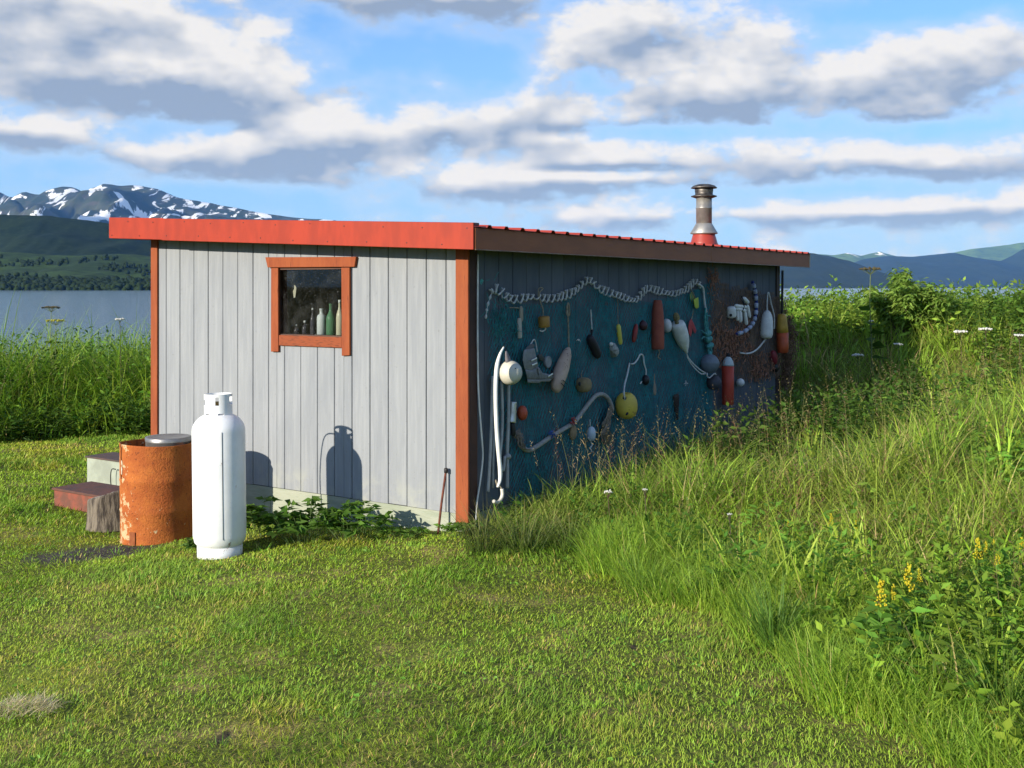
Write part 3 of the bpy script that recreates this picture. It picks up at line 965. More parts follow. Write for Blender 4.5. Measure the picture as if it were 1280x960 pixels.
# valve guard collar with cut-outs
def collar(r0, r1, z0, z1, gaps, n=72):
    b = MB(); nz = 8
    zs = [z0 + (z1 - z0) * i / nz for i in range(nz + 1)]
    for k in range(n):
        a0, a1 = 2 * math.pi * k / n, 2 * math.pi * (k + 1) / n
        for i in range(nz):
            am = math.degrees((a0 + a1) / 2); zm = (i + .5) / nz
            if any(g[0] <= am <= g[1] and g[2] <= zm <= g[3] for g in gaps): continue
            v = []
            for z in (zs[i], zs[i + 1]):
                for (r, a) in ((r0, a0), (r1, a0), (r1, a1), (r0, a1)): v.append((r * math.cos(a), r * math.sin(a), z))
            b.hexa(v)
    me = b.mesh('valve_guard', white_steel)
    bm = bmesh.new(); bm.from_mesh(me); bmesh.ops.remove_doubles(bm, verts=bm.verts, dist=.0004)
    seen = {}
    for f in list(bm.faces):
        key = tuple(sorted(v.index for v in f.verts)); seen.setdefault(key, []).append(f)
    kill = [f for fs in seen.values() if len(fs) > 1 for f in fs]
    bmesh.ops.delete(bm, geom=kill, context='FACES_ONLY'); bm.to_mesh(me); bm.free()
    return link('valve_guard', me, tank)
g_ = collar(.099, .105, 1.080, 1.245, [(206, 262, .45, .80), (309, 325, .45, .82), (15, 60, .45, .85), (110, 170, .45, .9), (190, 200, 0, .15), (262, 285, 0, .10), (320, 345, 0, .1), (70, 90, 0, .1)])
MB().lathe([(.028, 1.09), (.028, 1.12), (.018, 1.125), (.018, 1.16), (.03, 1.165), (.03, 1.185), (0, 1.187)], 14).build('valve', mat('brass valve', (.45, .32, .12), (.3, .2, .08), scale=20, rough=.35, metal=1), tank, True)

# pigtail hose from the valve to the shed
hp = [(.02, .02, 1.15), (-.09, .10, 1.17), (-.20, .16, 1.10), (-.245, .18, .8), (-.235, .19, .4), (-.25, .20, .05), (-.28, .30, -.02), (-.2, .6, .0)]
MB().tube(spline(hp, 8), .006, 6).build('gas_hose', mat('black rubber hose', (.02, .02, .02), rough=.6), tank, True)

# rusty drum
def rust(t, pos, v, col, b):
    c = t.mix(t.ramp(t.noise(pos, 5, 5, .65), .35, .65), (.44, .135, .028), (.33, .085, .02))
    c = t.mix(t.m('MULTIPLY', t.ramp(t.noise(pos, 45, 3, .6), .60, .68), .8), c, (.12, .035, .014))
    st_ = t.vm('MULTIPLY', pos, (1, 1, .18))
    c = t.mix(t.ramp(t.noise(st_, 14, 4, .6), .58, .72), c, (.22, .06, .018))
    sp = t.n('ShaderNodeSeparateXYZ'); t.put(sp.inputs[0], pos)
    fl = t.noise(pos, 16, 6, .72)
    # pale paint that still clings on the left and near the foot
    k = t.m('ADD', t.m('MULTIPLY', t.ramp(sp.outputs[0], -3.02, -3.30), .13), t.m('MULTIPLY', t.ramp(sp.outputs[2], .45, -.1), .075))
    k = t.ramp(t.m('ADD', fl, k), .70, .73)
    c = t.mix(k, c, (.50, .36, .20))
    return c
rust_m = mat('rusted drum steel', (.3, .1, .03), rough=.85, bump=.5, bscale=60, extra=rust, spec=.25)
inner_rust = mat('sooty rust inside', (.05, .022, .014), (.03, .015, .01), scale=10, rough=.95)
dz_ = 9.77
dp = Vector(((196.5 - 640) / FPX * dz_, dz_, -.225))
drum = empty('drum', dp, 0, 'rusty orange open topped drum beside the white cylinder', 'drum')
rd, hd = .307, .85
def drum_shell():
    b = MB(); n = 64; zs = [0, .012, .03, .27, .285, .30, .53, .545, .56, hd - .03, hd - .012, hd]
    rs = [rd, rd + .004, rd, rd, rd + .005, rd, rd, rd + .005, rd, rd, rd + .003, rd + .003]
    v = []
    for z, r in zip(zs, rs):
        for k in range(n):
            a = 2 * math.pi * k / n
            dent = 1 + .010 * math.sin(3 * a + z * 4) + .006 * math.sin(7 * a - z * 9)
            v.append((r * dent * math.cos(a), r * dent * math.sin(a), z + (.006 * math.sin(2 * a) if z == hd else 0)))
    f = []
    for i in range(len(zs) - 1):
        for k in range(n):
            k2 = (k + 1) % n
            am = (k + .5) / n * 360
            if 212 < am < 219 and zs[i] >= .56 - 1e-6: continue            # the split below the rim
            f.append((i * n + k, i * n + k2, (i + 1) * n + k2, (i + 1) * n + k))
    b.add(v, f)
    return b
ds = drum_shell().build('shell', rust_m, drum, True)
md = ds.modifiers.new('wall', 'SOLIDIFY'); md.thickness = .006; md.offset = -1
MB().lathe([(0, .03), (rd - .02, .03)], 40, cap=False).build('floor_plate', inner_rust, drum)
MB().lathe([(rd - .022, .04), (rd - .018, .60)], 40, cap=False).build('liner', inner_rust, drum, True)
a_ = R(248)
MB().bbox(-.03, .03, -.004, .004, .01, .13, .002).build('patch_plate', mat('dark rust patch', (.25, .075, .02), (.2, .05, .015), scale=20, rough=.9), drum, loc=(rd * 1.02 * math.cos(a_), rd * 1.02 * math.sin(a_), 0), rot=(0, 0, a_ + math.pi / 2))
a_ = R(221)
MB().bbox(-.011, .011, -.004, .003, .60, .72, .002).build('hasp', mat('pale hasp', (.6, .55, .42), (.3, .12, .05), scale=30, rough=.8), drum, loc=(rd * 1.015 * math.cos(a_), rd * 1.015 * math.sin(a_), 0), rot=(0, 0, a_ + math.pi / 2))
alu = mat('dull grey aluminium', (.32, .31, .30), (.24, .235, .23), scale=9, rough=.42, metal=.7)
pot = empty('cooking_pot', (dp.x + .105, dp.y - .03, dp.z + .61), 0, 'grey lidded metal pot sitting inside the rusty drum', 'pot')
MB().lathe([(0, 0), (.17, 0), (.186, .02), (.188, .26), (.19, .262)], 40, cap=False).build('body', alu, pot, True)
MB().lathe([(.192, .255), (.193, .285), (.186, .291), (.165, .289), (.155, .284), (0, .284)], 40, cap=False).build('lid', alu, pot, True)

# steps at the side door, lined up with the shed
def aligned(p): return ((p - SC).dot(SX), (p - SC).dot(SY))
redtop = mat('worn red brown step paint', (.13, .048, .030), (.085, .042, .032), scale=7, rough=.85, bump=.3)
redface = mat('red step riser', (.24, .062, .036), (.13, .05, .032), scale=8, rough=.85, bump=.2)
p0 = ground_pt(66, 628, -.21); ax, ay = aligned(p0)
step = empty('wooden_step', S(ax, ay, -.25), SH_ANG, 'low red brown wooden step behind the short log', 'step')
MB().bbox(.01, 1.0, .008, .43, .0, .165, .004).build('riser_box', redface, step)
MB().bbox(-.005, 1.02, -.012, .45, .167, .19, .004).build('tread', redtop, step)
p1 = ground_pt(107.5, 604, -.22); ax, ay = aligned(p1)
blk = empty('step_block', S(ax, ay, -.26), SH_ANG, 'pale green box step with dark top behind the rusty drum', 'step')
MB().bbox(.008, .80, .006, .34, .0, .325, .004).build('box', mat('pale green worn paint', (.33, .36, .29), (.25, .27, .22), scale=6, rough=.9, bump=.2), blk)
MB().bbox(-.006, .82, -.012, .36, .327, .345, .003).build('tread', mat('dark worn tread', (.10, .055, .045), (.07, .05, .045), scale=9, rough=.9), blk)
hb = MB().tube(spline([(.55, -.02, .06), (.52, -.05, .07), (.515, -.055, .18), (.53, -.05, .25), (.57, -.03, .25)], 6), .006, 6)
hb.build('grab_handle', mat('black iron', (.015, .015, .016), rough=.5), blk, True)

# short log stood on end
bark = mat('grey weathered bark', (.20, .165, .125), (.055, .043, .034), scale=7, stretch=(4, 4, .5), rough=.95, bump=.9, bscale=20, lo=.42, hi=.60)
lp = ground_pt(128, 661, -.22)
log = empty('log', (lp.x + .02, lp.y + .13, -.24), R(20), 'short grey weathered log stump in front of the red step', 'log')
b = MB(); n = 44
v = []; f = []
ts = [0, .1, .25, .45, .65, .82, .93, .985, 1]
for t_ in ts:
    for k in range(n):
        a = 2 * math.pi * k / n
        rr = .172 * (1 + .10 * mnoise.noise(Vector((math.cos(a) * 1.6, math.sin(a) * 1.6, t_ * .5))) - .09 * abs(mnoise.noise(Vector((math.cos(a) * 6, math.sin(a) * 6, t_ * .4)))) + .10 * (1 - t_) ** 3)
        if t_ > .95: rr *= (.975 if t_ < 1 else .93)
        top_ = .315 + .05 * math.cos(a + .6) + .012 * mnoise.noise(Vector((math.cos(a) * 3, math.sin(a) * 3, 5)))
        v.append((rr * math.cos(a) * 1.08, rr * math.sin(a), top_ * t_))
for i in range(len(ts) - 1):
    for k in range(n):
        k2 = (k + 1) % n; f.append((i * n + k, i * n + k2, (i + 1) * n + k2, (i + 1) * n + k))
b.add(v, f); b.build('bark', bark, log, True)
endm = mat('cracked end grain', (.34, .30, .24), (.16, .13, .10), scale=14, rough=.95, bump=.6, bscale=30)
e = MB(); ring = v[-n:]
e.add(ring + [(0, 0, .315)], [(k, (k + 1) % n, n) for k in range(n)]); e.build('end_grain', endm, log)

# rusty iron stake leaning on the wall
rx, rz_, _ = front_pt(558, 588, .03)
top = S(rx, -.035, rz_); g0 = Vector(((546 - 640) / FPX * 8.99, 8.99, -.03))
stake = empty('iron_stake', g0, 0, 'thin rusty iron stake leaning on the shed by its corner', 'stake')
dd = top - g0
MB().tube([(0, 0, -.06), tuple(dd * .5), tuple(dd)], .0095, 8).build('rod', mat('dark red rust', (.16, .045, .022), (.09, .03, .02), scale=30, rough=.9), stake, True)
MB().lathe([(0, -.022), (.016, -.018), (.017, .012), (.012, .02), (0, .021)], 12).build('knob', mat('black iron knob', (.02, .018, .018), rough=.6), stake, True, loc=tuple(dd))
# dead leaf litter under the stake and the stones beside the tank

# ------------------------------------------------------------------ beach finds hung along the side wall
WR = SH_ANG + math.pi / 2           # local x runs along the wall, local -y points out from it
def plast(name, c, c2=None, rough=.5, scale=9, bump=.0):
    return mat(name, c, c2 or tuple(v * .72 for v in c), scale=scale, rough=rough, bump=bump, spec=.4)
rope_w = mat('bleached rope', (.70, .70, .68), (.52, .52, .50), scale=40, rough=.95, bump=.6, bscale=160)
rope_t = mat('tan rope', (.36, .31, .22), (.22, .185, .13), scale=40, rough=.95, bump=.6, bscale=160)
rope_g = mat('teal rope', (.10, .36, .35), (.05, .22, .22), scale=40, rough=.95, bump=.6, bscale=160)
rope_k = mat('black rope', (.02, .02, .022), rough=.95)
white_p = mat('scuffed white foam', (.74, .74, .70), (.60, .60, .57), scale=11, rough=.7, bump=.25, bscale=60)


class Hung:
    """a thing hanging on the side wall, laid out from its place in the photograph"""
    def __init__(self, name, px, py, w, label, cat, group=None):
        y, z, t = side_pt(px, py, w)
        self.y, self.z, self.w, self.k = y, z, w, t / FPX
        self.o = empty(name, S(w, y, z), WR, label, cat, group)

    def p(self, px, py, w=None):
        w = self.w if w is None else w
        y, z, t = side_pt(px, py, w)
        return Vector((y - self.y, -(w - self.w), z - self.z))

    def path(self, pts, w=None, per=8):
        return spline([self.p(q[0], q[1], q[2] if len(q) > 2 else w) for q in pts], per)

    def cord(self, pts, rpx, m, w=None, name='cord', n=5, per=6):
        return MB().tube(self.path(pts, w, per), max(rpx * self.k, .0025), n).build(name, m, self.o, True)

    def turned(self, name, p0, p1, prof, m, n=18, flat=1.0, lump=0.0, w=None, smooth=True):
        """a turned body whose axis runs from pixel p0 to p1; prof = (half width in px, share of length)"""
        a = self.p(*p0, w); b = self.p(*p1, w)
        ax = b - a; Lh = ax.length
        q = Vector((0, 0, 1)).rotation_difference(ax.normalized()).to_matrix().to_4x4()
        M = Matrix.Translation(a) @ q
        mb = MB().lathe([(r * self.k, s * Lh) for r, s in prof], n)
        if flat != 1.0: mb.v = [(v[0], v[1] * flat, v[2]) for v in mb.v]
        if lump: mb.jitter(lump, 14, seed=p0[0] * .1)
        mb.v = [tuple(M @ Vector(v)) for v in mb.v]
        return mb.build(name, m, self.o, smooth)

    def ball(self, name, px, py, rx, m, ry=None, n=22, lump=0.0, flat=1.0, w=None):
        ry = ry or rx
        prof = []
        for i in range(13):
            a = -math.pi / 2 + math.pi * i / 12
            prof.append((max(rx * math.cos(a), 0.0), .5 + .5 * math.sin(a)))
        return self.turned(name, (px, py + ry), (px, py - ry), prof, m, n, flat, lump, w)


def capsule(r, r0=.6, r1=.6, s=.1):
    """rounded float: half width r, shoulders taking a share s of the length"""
    if s >= .2:
        return [(r * max(math.cos(-math.pi / 2 + math.pi * i / 14), 0) ** .85, .5 + .5 * math.sin(-math.pi / 2 + math.pi * i / 14)) for i in range(15)]
    return [(0, 0), (r * r0 * .75, .004), (r * r0, s * .25), (r * (.4 + .6 * r0), s * .6), (r, s * 1.4), (r, .5), (r, 1 - s * 1.4), (r * (.4 + .6 * r1), 1 - s * .6), (r * r1, 1 - s * .25), (r * r1 * .75, .996), (0, 1)]


# ---- the nets go up first
def net_part(mb, y0, y1, top, bot, cell, r, w, seed, hole=0.0, sag=.012):
    """diamond mesh: two families of knotted threads"""
    rg = np.random.RandomState(seed)
    ny = int((y1 - y0) / cell); 
    zmax = max(top(y0 + (y1 - y0) * i / 20) for i in range(21)); zmin = min(bot(y0 + (y1 - y0) * i / 20) for i in range(21))
    nz = int((zmax - zmin) / (cell * .9))
    def knot(i, j):
        yy = y0 + (i + (.5 if j % 2 else 0)) * cell; zz = zmax - j * cell * .9
        d = mnoise.noise_vector(Vector((yy * 2.2, zz * 2.2, seed)))
        d2 = mnoise.noise_vector(Vector((yy * 9, zz * 9, seed + 3)))
        return Vector((w + .006 * d.x + sag * .5 * d2.x + .010 * (1 + math.sin(yy * 7 + zz * 2.2 + seed)), yy + .035 * math.sin(yy * 9 + zz * 1.6) + .05 * d.y + .35 * cell * d2.y, zz + .04 * d.z + .3 * cell * d2.z))
    for j in range(nz):
        for i in range(ny):
            yy = y0 + i * cell; zz = zmax - j * cell * .9
            if zz > top(yy) or zz < bot(yy): continue
            if hole and mnoise.noise(Vector((yy * 1.7, zz * 1.7, seed + 9))) > hole: continue
            a = knot(i, j)
            for b in ((knot(i, j + 1), knot(i - 1, j + 1)) if j % 2 == 0 else (knot(i + 1, j + 1), knot(i, j + 1))):
                d = b - a
                if d.length > cell * 2.4: continue
                s = Vector((0, d.z, -d.y)).normalized() * r
                o = Vector((r * 1.4, 0, 0))
                mb.add([a - s, a + s, a + o, b - s, b + s, b + o], [(0, 2, 5, 3), (2, 1, 4, 5), (1, 0, 3, 4)])


def lin(tab):
    ks = [k for k, _ in tab]; vs = [v for _, v in tab]
    return lambda y: float(np.interp(y, ks, vs))


net_teal = mat('teal netting twine', (.022, .25, .275), (.012, .15, .18), scale=12, rough=.8)
tk = [(606, 384), (640, 378), (690, 378), (735, 356), (770, 372), (800, 377), (850, 362), (884, 352)]
tt = lin([(side_pt(a, b)[0], side_pt(a, b)[1]) for a, b in tk])
bk_ = [(606, 470), (628, 560), (640, 640), (690, 640), (760, 600), (820, 570), (892, 545)]
tb = lin([(side_pt(a, b)[0], side_pt(a, b)[1]) for a, b in bk_])
y_a, y_b = side_pt(612, 450)[0], side_pt(890, 450)[0]
net = empty('fishing_net', S(0, 0, 0), SH_ANG, 'teal fine meshed fishing net stretched over most of the shed side wall', 'net')
mb = MB()
net_part(mb, y_a, y_b, tt, tb, .038, .0020, .016, 3)
net_part(mb, y_a + .015, y_b, tt, tb, .050, .0020, .024, 14, hole=.22)
tag(mb.build('mesh_twine', net_teal, net), kind='stuff')
# bunched teal tufts where the net is gathered
mb = MB(); rg = random.Random(5)
for (px, py, n_) in ((622, 400, 60), (640, 415, 50), (613, 408, 30), (672, 590, 40), (655, 600, 40), (615, 385, 26)):
    y, z, _ = side_pt(px, py)
    for i in range(n_):
        p = Vector((.03 + rg.random() * .02, y + rg.gauss(0, .06), z + rg.gauss(0, .10))); q = p + Vector((rg.uniform(-.01, .02), rg.gauss(0, .05), rg.gauss(-.03, .06)))
        mb.tube([p, (p + q) / 2 + Vector((.012, rg.gauss(0, .01), rg.gauss(0, .01))), q], .0025, 3, cap=False)
tag(mb.build('gathered_twine', mat('bright teal twine', (.03, .24, .23), (.02, .16, .17), scale=20, rough=.85), net), kind='stuff')

net_b = mat('brown netting twine', (.19, .125, .085), (.11, .075, .055), scale=12, rough=.9)
nb = empty('fishing_net', S(0, 0, 0), SH_ANG, 'brown trawl net draped at the far end of the shed side wall', 'net')
y_c, y_d = side_pt(886, 400)[0], side_pt(980, 400)[0]
tb1 = lin([(side_pt(a, b)[0], side_pt(a, b)[1]) for a, b in [(886, 344), (900, 352), (925, 358), (950, 364), (975, 372)]])
tb2 = lin([(side_pt(a, b)[0], side_pt(a, b)[1]) for a, b in [(886, 440), (905, 455), (930, 476), (960, 470), (980, 462)]])
mb = MB()
net_part(mb, y_c, y_d, tb1, tb2, .05, .0034, .018, 22)
net_part(mb, y_c + .02, y_d, tb1, tb2, .06, .0034, .030, 31, hole=.2)
tag(mb.build('mesh_twine', net_b, nb), kind='stuff')
mb = MB(); rg = random.Random(7)
for (px, py, sy, sz, n_, w_) in ((905, 430, .16, .12, 130, .05), (920, 425, .2, .1, 120, .05), (890, 425, .08, .2, 60, .05), (945, 460, .25, .08, 120, .06), (887, 352, .04, .08, 40, .04)):
    y, z, _ = side_pt(px, py)
    for i in range(n_):
        p = Vector((.03 + rg.random() * w_, y + rg.gauss(0, sy), z + rg.gauss(0, sz)))
        pts = [p]
        for k_ in range(4): pts.append(pts[-1] + Vector((rg.uniform(-.01, .01), rg.gauss(0, .03), rg.gauss(0, .03))))
        mb.tube(spline(pts, 2), .0042, 3, cap=False)
tag(mb.build('loose_twine', mat('red brown loose twine', (.38, .17, .10), (.20, .11, .07), scale=30, rough=.95), nb), kind='stuff')
# the net folds round the far corner of the shed
cor = empty('net_bundle', S(.03, SIDE_L + .02, 0), SH_ANG, 'crumpled brown net bundle hanging over the far corner of the shed', 'net')
mb = MB()
for i in range(420):
    t_ = rg.random()
    zc = side_pt(985, 395)[1] - t_ * (side_pt(985, 395)[1] - side_pt(985, 478)[1])
    wd = .05 + .16 * math.sin(min(1, t_ * 1.15) * math.pi)
    p = Vector((rg.uniform(-.02, .12), rg.uniform(0, 1) * wd * 1.4, zc + rg.gauss(0, .03)))
    pts = [p]
    for k_ in range(4): pts.append(pts[-1] + Vector((rg.gauss(0, .02), rg.gauss(0, .03), rg.gauss(-.01, .035))))
    mb.tube(spline(pts, 2), .0045, 3, cap=False)
tag(mb.build('twine', mat('dry brown twine', (.24, .14, .08), (.12, .07, .045), scale=30, rough=.95), cor), kind='stuff')

# ---- coiled white garland
h = Hung('rope_garland', 735, 358, .05, 'long coiled pale rope garland swagged under the eave of the side wall', 'rope')
way = h.path([(607, 398), (610, 380), (616, 364), (622, 362), (640, 374), (665, 371), (690, 373), (716, 365), (735, 350), (750, 361), (772, 369), (794, 375), (808, 361), (824, 364), (842, 367), (858, 361), (868, 352), (876, 357)], .045, 40)
core = way[70:]
arc = [0.0]
for i in range(1, len(core)): arc.append(arc[-1] + (core[i] - core[i - 1]).length)
N = int(arc[-1] / .0048); pts = []
ci = 0
for k in range(N):
    s = arc[-1] * k / N
    while arc[ci + 1] < s: ci += 1
    f_ = (s - arc[ci]) / max(arc[ci + 1] - arc[ci], 1e-6)
    p = core[ci].lerp(core[ci + 1], f_); tg = (core[min(ci + 4, len(core) - 1)] - core[max(ci - 4, 0)]).normalized()
    nrm = Vector((-tg.z, 0, tg.x)); ph = (s + .02 * math.sin(s * 5) + .008 * math.sin(s * 23)) / .078 * 2 * math.pi
    amp = .034 * (1 + .22 * math.sin(s * 7) + .2 * math.sin(s * 17))
    tri = math.sin(ph) + .25 * math.sin(3 * ph)
    pts.append(p + nrm * amp * tri + Vector((0, -.014, 0)) * math.cos(ph) + tg * .016 * math.sin(2 * ph))
MB().tube(pts, .0082, 5).build('coil', rope_w, h.o, True)
MB().tube(way[:75], [.008 + .004 * math.sin(i * .35) for i in range(75)], 6).build('tail', rope_w, h.o, True)

# ---- corner cable and the long white tube
h = Hung('cable', 598, 480, .026, 'thin pale cable running down the near corner of the side wall', 'cable')
h.cord([(597.5, 318), (597, 400), (597.5, 470), (599, 505), (602, 545), (603.5, 570), (600.5, 600), (596, 630), (594.5, 655)], 1.2, plast('pale cable jacket', (.80, .78, .72)), .032, 'jacket', 6)
h = Hung('hose', 620, 520, .16, 'bleached white curved tube hanging beside the white ball float', 'hose')
path = h.path([(629.5, 434), (625, 443), (621.5, 456), (620, 472), (619.6, 495), (620.4, 525), (622.3, 555), (625, 585), (625, 600), (622, 609)], .16, 8)
n_ = len(path)
wt_m = plast('sun bleached white tube', (.80, .80, .76), (.70, .69, .64), rough=.55)
MB().tube(path, [h.k * (1.0 + 1.7 * min(1, i / 16)) * (1 if i < n_ - 14 else 1 - .035 * (i - n_ + 14)) for i in range(n_)], 12).build('tube', wt_m, h.o, True)
MB().tube(h.path([(627.5, 611), (628, 618), (625.5, 625), (621, 628.5), (617, 626.5)], .16, 6), h.k * 2.3, 10).build('hook_end', plast('ivory tube end', (.66, .63, .54)), h.o, True)
MB().tube(h.path([(622, 609, .16), (620, 600, .10), (627.5, 611, .16)], None, 5), h.k * 1.0, 6).build('lashing', rope_t, h.o, True)
MB().tube([h.p(629.5, 434, .16), h.p(630, 433, .02)], h.k * 1.0, 6).build('peg', rope_t, h.o, True)
h = Hung('hose', 630, 540, .05, 'bundle of limp grey hoses hanging behind the white tube', 'hose')
gh = plast('dull grey hose', (.44, .44, .42), (.33, .33, .32), rough=.7)
h.cord([(616, 470), (615, 500), (613.5, 550), (611.5, 590), (610, 615)], 2.0, gh, .05, 'strand', 8)
h.cord([(619, 470), (618, 520), (616.5, 570), (616, 610)], 1.6, gh, .04, 'strand', 8)
h.cord([(627, 476), (628, 520), (627, 548), (625, 575), (629, 588), (631, 570)], 1.9, gh, .05, 'strand', 8)
h.cord([(635.5, 480), (635.5, 520), (634, 560), (634, 590), (634, 610)], 2.4, gh, .045, 'strand', 8)
h.ball('knot', 634.5, 571, 4.6, gh, 3.6, lump=.008)
h.cord([(628, 474), (632, 470), (636, 476)], 1.8, gh, .05, 'bend', 8)

# ---- white ball
h = Hung('ball_float', 637.5, 466, .125, 'large cream white ball float beside the top of the white tube', 'float')
cream = mat('cream float skin', (.60, .57, .48), (.50, .47, .39), scale=6, rough=.5)
prof = []
for i in range(25):
    a = -math.pi / 2 + math.pi * i / 24
    r_ = 15.4 * math.cos(a) + (.35 if i == 15 else 0)
    prof.append((max(r_, 0), .5 + .5 * math.sin(a)))
h.turned('ball', (638, 481), (637, 450.6), prof, cream, 30)
h.turned('lug', (636, 455), (632.5, 439), [(5.4, 0), (4.4, .4), (2.6, .8), (1.2, 1.0), (0, 1)], plast('grey purple lug', (.20, .18, .20)), 10, flat=.6)
h.ball('plug', 644.2, 460.5, .9, rope_k, w=.125 + .094)

# ---- wooden float pair
h = Hung('wooden_float', 650, 403, .03, 'pair of pale driftwood floats tied one over the other', 'float')
drift = mat('silvered driftwood', (.34, .29, .22), (.22, .185, .14), scale=9, stretch=(1, 1, .3), rough=.9, bump=.3)
h.turned('upper_piece', (651.5, 402), (651.3, 382.5), capsule(3.9, .6, .5, .12), drift, 10, flat=.5)
h.turned('lower_piece', (649.8, 423), (649.0, 397.5), capsule(4.2, .8, .75, .08), mat('pale driftwood', (.46, .43, .37), (.36, .33, .28), scale=9, rough=.9), 10, flat=.5, w=.045)
h.cord([(637, 384.5), (643, 384.6), (650, 385.4)], .7, rope_t, .04)

# ---- amber can float
h = Hung('can_float', 679.5, 402, .07, 'small amber drum shaped float on a pale string', 'float')
h.turned('body', (680.3, 409), (679.6, 395.5), [(0, 0), (6.6, 0), (7.4, .06), (7.2, .3), (7.5, .5), (7.2, .7), (7.3, .94), (6.5, 1), (0, 1)], plast('amber float plastic', (.36, .19, .035), (.26, .13, .03)), 20)
h.cord([(673.5, 372), (673, 362), (676, 359.5), (678.5, 361), (674.5, 366), (675, 376), (678.5, 386), (679, 396)], .8, rope_t, .06)
h.cord([(681, 408), (682, 411.5), (678, 414), (675, 413.5)], .9, rope_w, .08, 'tail')

# ---- ski boot
h = Hung('ski_boot', 671, 455, .07, 'old grey ski boot with metal buckles hung by its top strap', 'boot')
bootm = mat('scuffed grey boot shell', (.19, .19, .19), (.12, .12, .12), scale=14, rough=.5, bump=.2)
def slab(h, name, outline, w0, w1, m, bev=.008):
    """rounded slab from its outline on the wall"""
    A = [h.p(q[0], q[1], w1) for q in outline]; B = [h.p(q[0], q[1], w0) for q in outline]
    bm = bmesh.new(); va = [bm.verts.new(p) for p in A]; vb = [bm.verts.new(p) for p in B]; n = len(A)
    bm.faces.new(va); bm.faces.new(vb[::-1])
    for i in range(n): bm.faces.new([va[i], vb[i], vb[(i + 1) % n], va[(i + 1) % n]])
    bmesh.ops.recalc_face_normals(bm, faces=bm.faces)
    bmesh.ops.bevel(bm, geom=list(bm.edges), offset=bev, segments=2, affect='EDGES', profile=.6)
    me = bpy.data.meshes.new(name); bm.to_mesh(me); bm.free()
    me.polygons.foreach_set('use_smooth', [True] * len(me.polygons)); me.materials.append(m)
    return link(name, me, h.o)
slab(h, 'cuff', [(654.5, 437), (668, 434.5), (670.5, 446), (673, 459), (663, 464), (655.5, 462), (653, 450)], .02, .12, bootm, .014)
slab(h, 'shell', [(656, 461), (664, 463), (673, 458), (678, 466), (688, 468), (692, 470), (691, 474), (676, 475), (659, 474.5)], .022, .125, mat('worn boot lower', (.16, .165, .165), (.10, .10, .10), scale=14, rough=.5, bump=.2), .012)
slab(h, 'sole', [(659, 474), (676, 474.6), (690, 473.5), (687, 477), (676, 477.2), (674, 479), (659.5, 478.5)], .02, .127, plast('grey boot sole', (.20, .20, .19)), .005)
slab(h, 'liner', [(656, 438), (667, 436), (668.5, 431.5), (664.5, 429), (658, 434)], .035, .105, plast('dark felt liner', (.12, .12, .12), rough=.95), .01)
steel = mat('bright buckle steel', (.7, .7, .7), (.5, .5, .5), scale=20, rough=.3, metal=.6)
for (a, b, c, d) in ((664, 450, 671, 446.5), (664.8, 455.5, 671.5, 453), (672.4, 460, 673.4, 467), (685, 470, 691, 466)):
    slab(h, 'buckle', [(a, b), (c, d), (c + .6, d + 2.0), (a + .6, b + 2.0)], .124, .134, steel, .002)
h.cord([(663, 431), (666, 426), (668, 424.5), (670, 430), (671.5, 440)], .8, rope_w, .09, 'hanging_strap')
h = Hung('disc', 684.5, 452.5, .05, 'round dull grey disc hanging beside the ski boot toe', 'disc')
h.turned('plate', (684.5, 452.5, ), (684.5, 452.49), [(0, 0), (7, 0), (7, 1), (0, 1)], bootm, 8) if False else None
M_ = Matrix.Rotation(R(90), 4, 'X')
pl_ = MB().lathe([(0, -.012), (7.2 * h.k, -.012), (7.6 * h.k, 0), (7.2 * h.k, .012), (6.4 * h.k, .014), (6.2 * h.k, .010), (0, .010)], 26)
pl_.v = [tuple(M_ @ Vector(v)) for v in pl_.v]; pl_.build('plate', plast('grey disc metal', (.27, .28, .29), rough=.5), h.o, False)
slab(h, 'bracket', [(673, 443), (677, 442), (681, 449), (679, 452), (674, 450)], .02, .06, plast('black bracket', (.03, .03, .03)), .004)

# ---- pale pink wooden float
h = Hung('wooden_float', 702.5, 461, .10, 'big pinkish cracked leaf shaped float on a pale looped rope', 'float')
pink = mat('pinkish weathered cork', (.52, .38, .30), (.42, .30, .235), scale=7, rough=.85, bump=.5, bscale=30,
           extra=lambda t, pos, v, col, b: t.mix(t.ramp(t.noise(pos, 22, 5, .7, 1.0), .615, .635), col, (.10, .045, .03)))
h.turned('body', (693.5, 489), (711.5, 434), [(0, 0), (3.5, .0), (6.5, .03), (9.2, .12), (10.8, .25), (11.3, .4), (10.6, .55), (9.6, .7), (7.6, .84), (4.6, .94), (2, .985), (0, 1)], pink, 22, flat=.72, lump=.006)
h.cord([(709.5, 383), (708.5, 392), (711.5, 394), (711.5, 384), (710.3, 379), (708.8, 385), (710, 395), (710.6, 412), (711, 434)], 1.2, rope_t, .06, 'rope', 6, 6)
for (a, b, c, d) in ((701.5, 479, 706, 483.5), (704, 475.5, 708.5, 480)):
    MB().tube([h.p(a, b, .17), h.p(c, d, .165)], h.k * .7, 4).build('crack', rope_k, h.o)

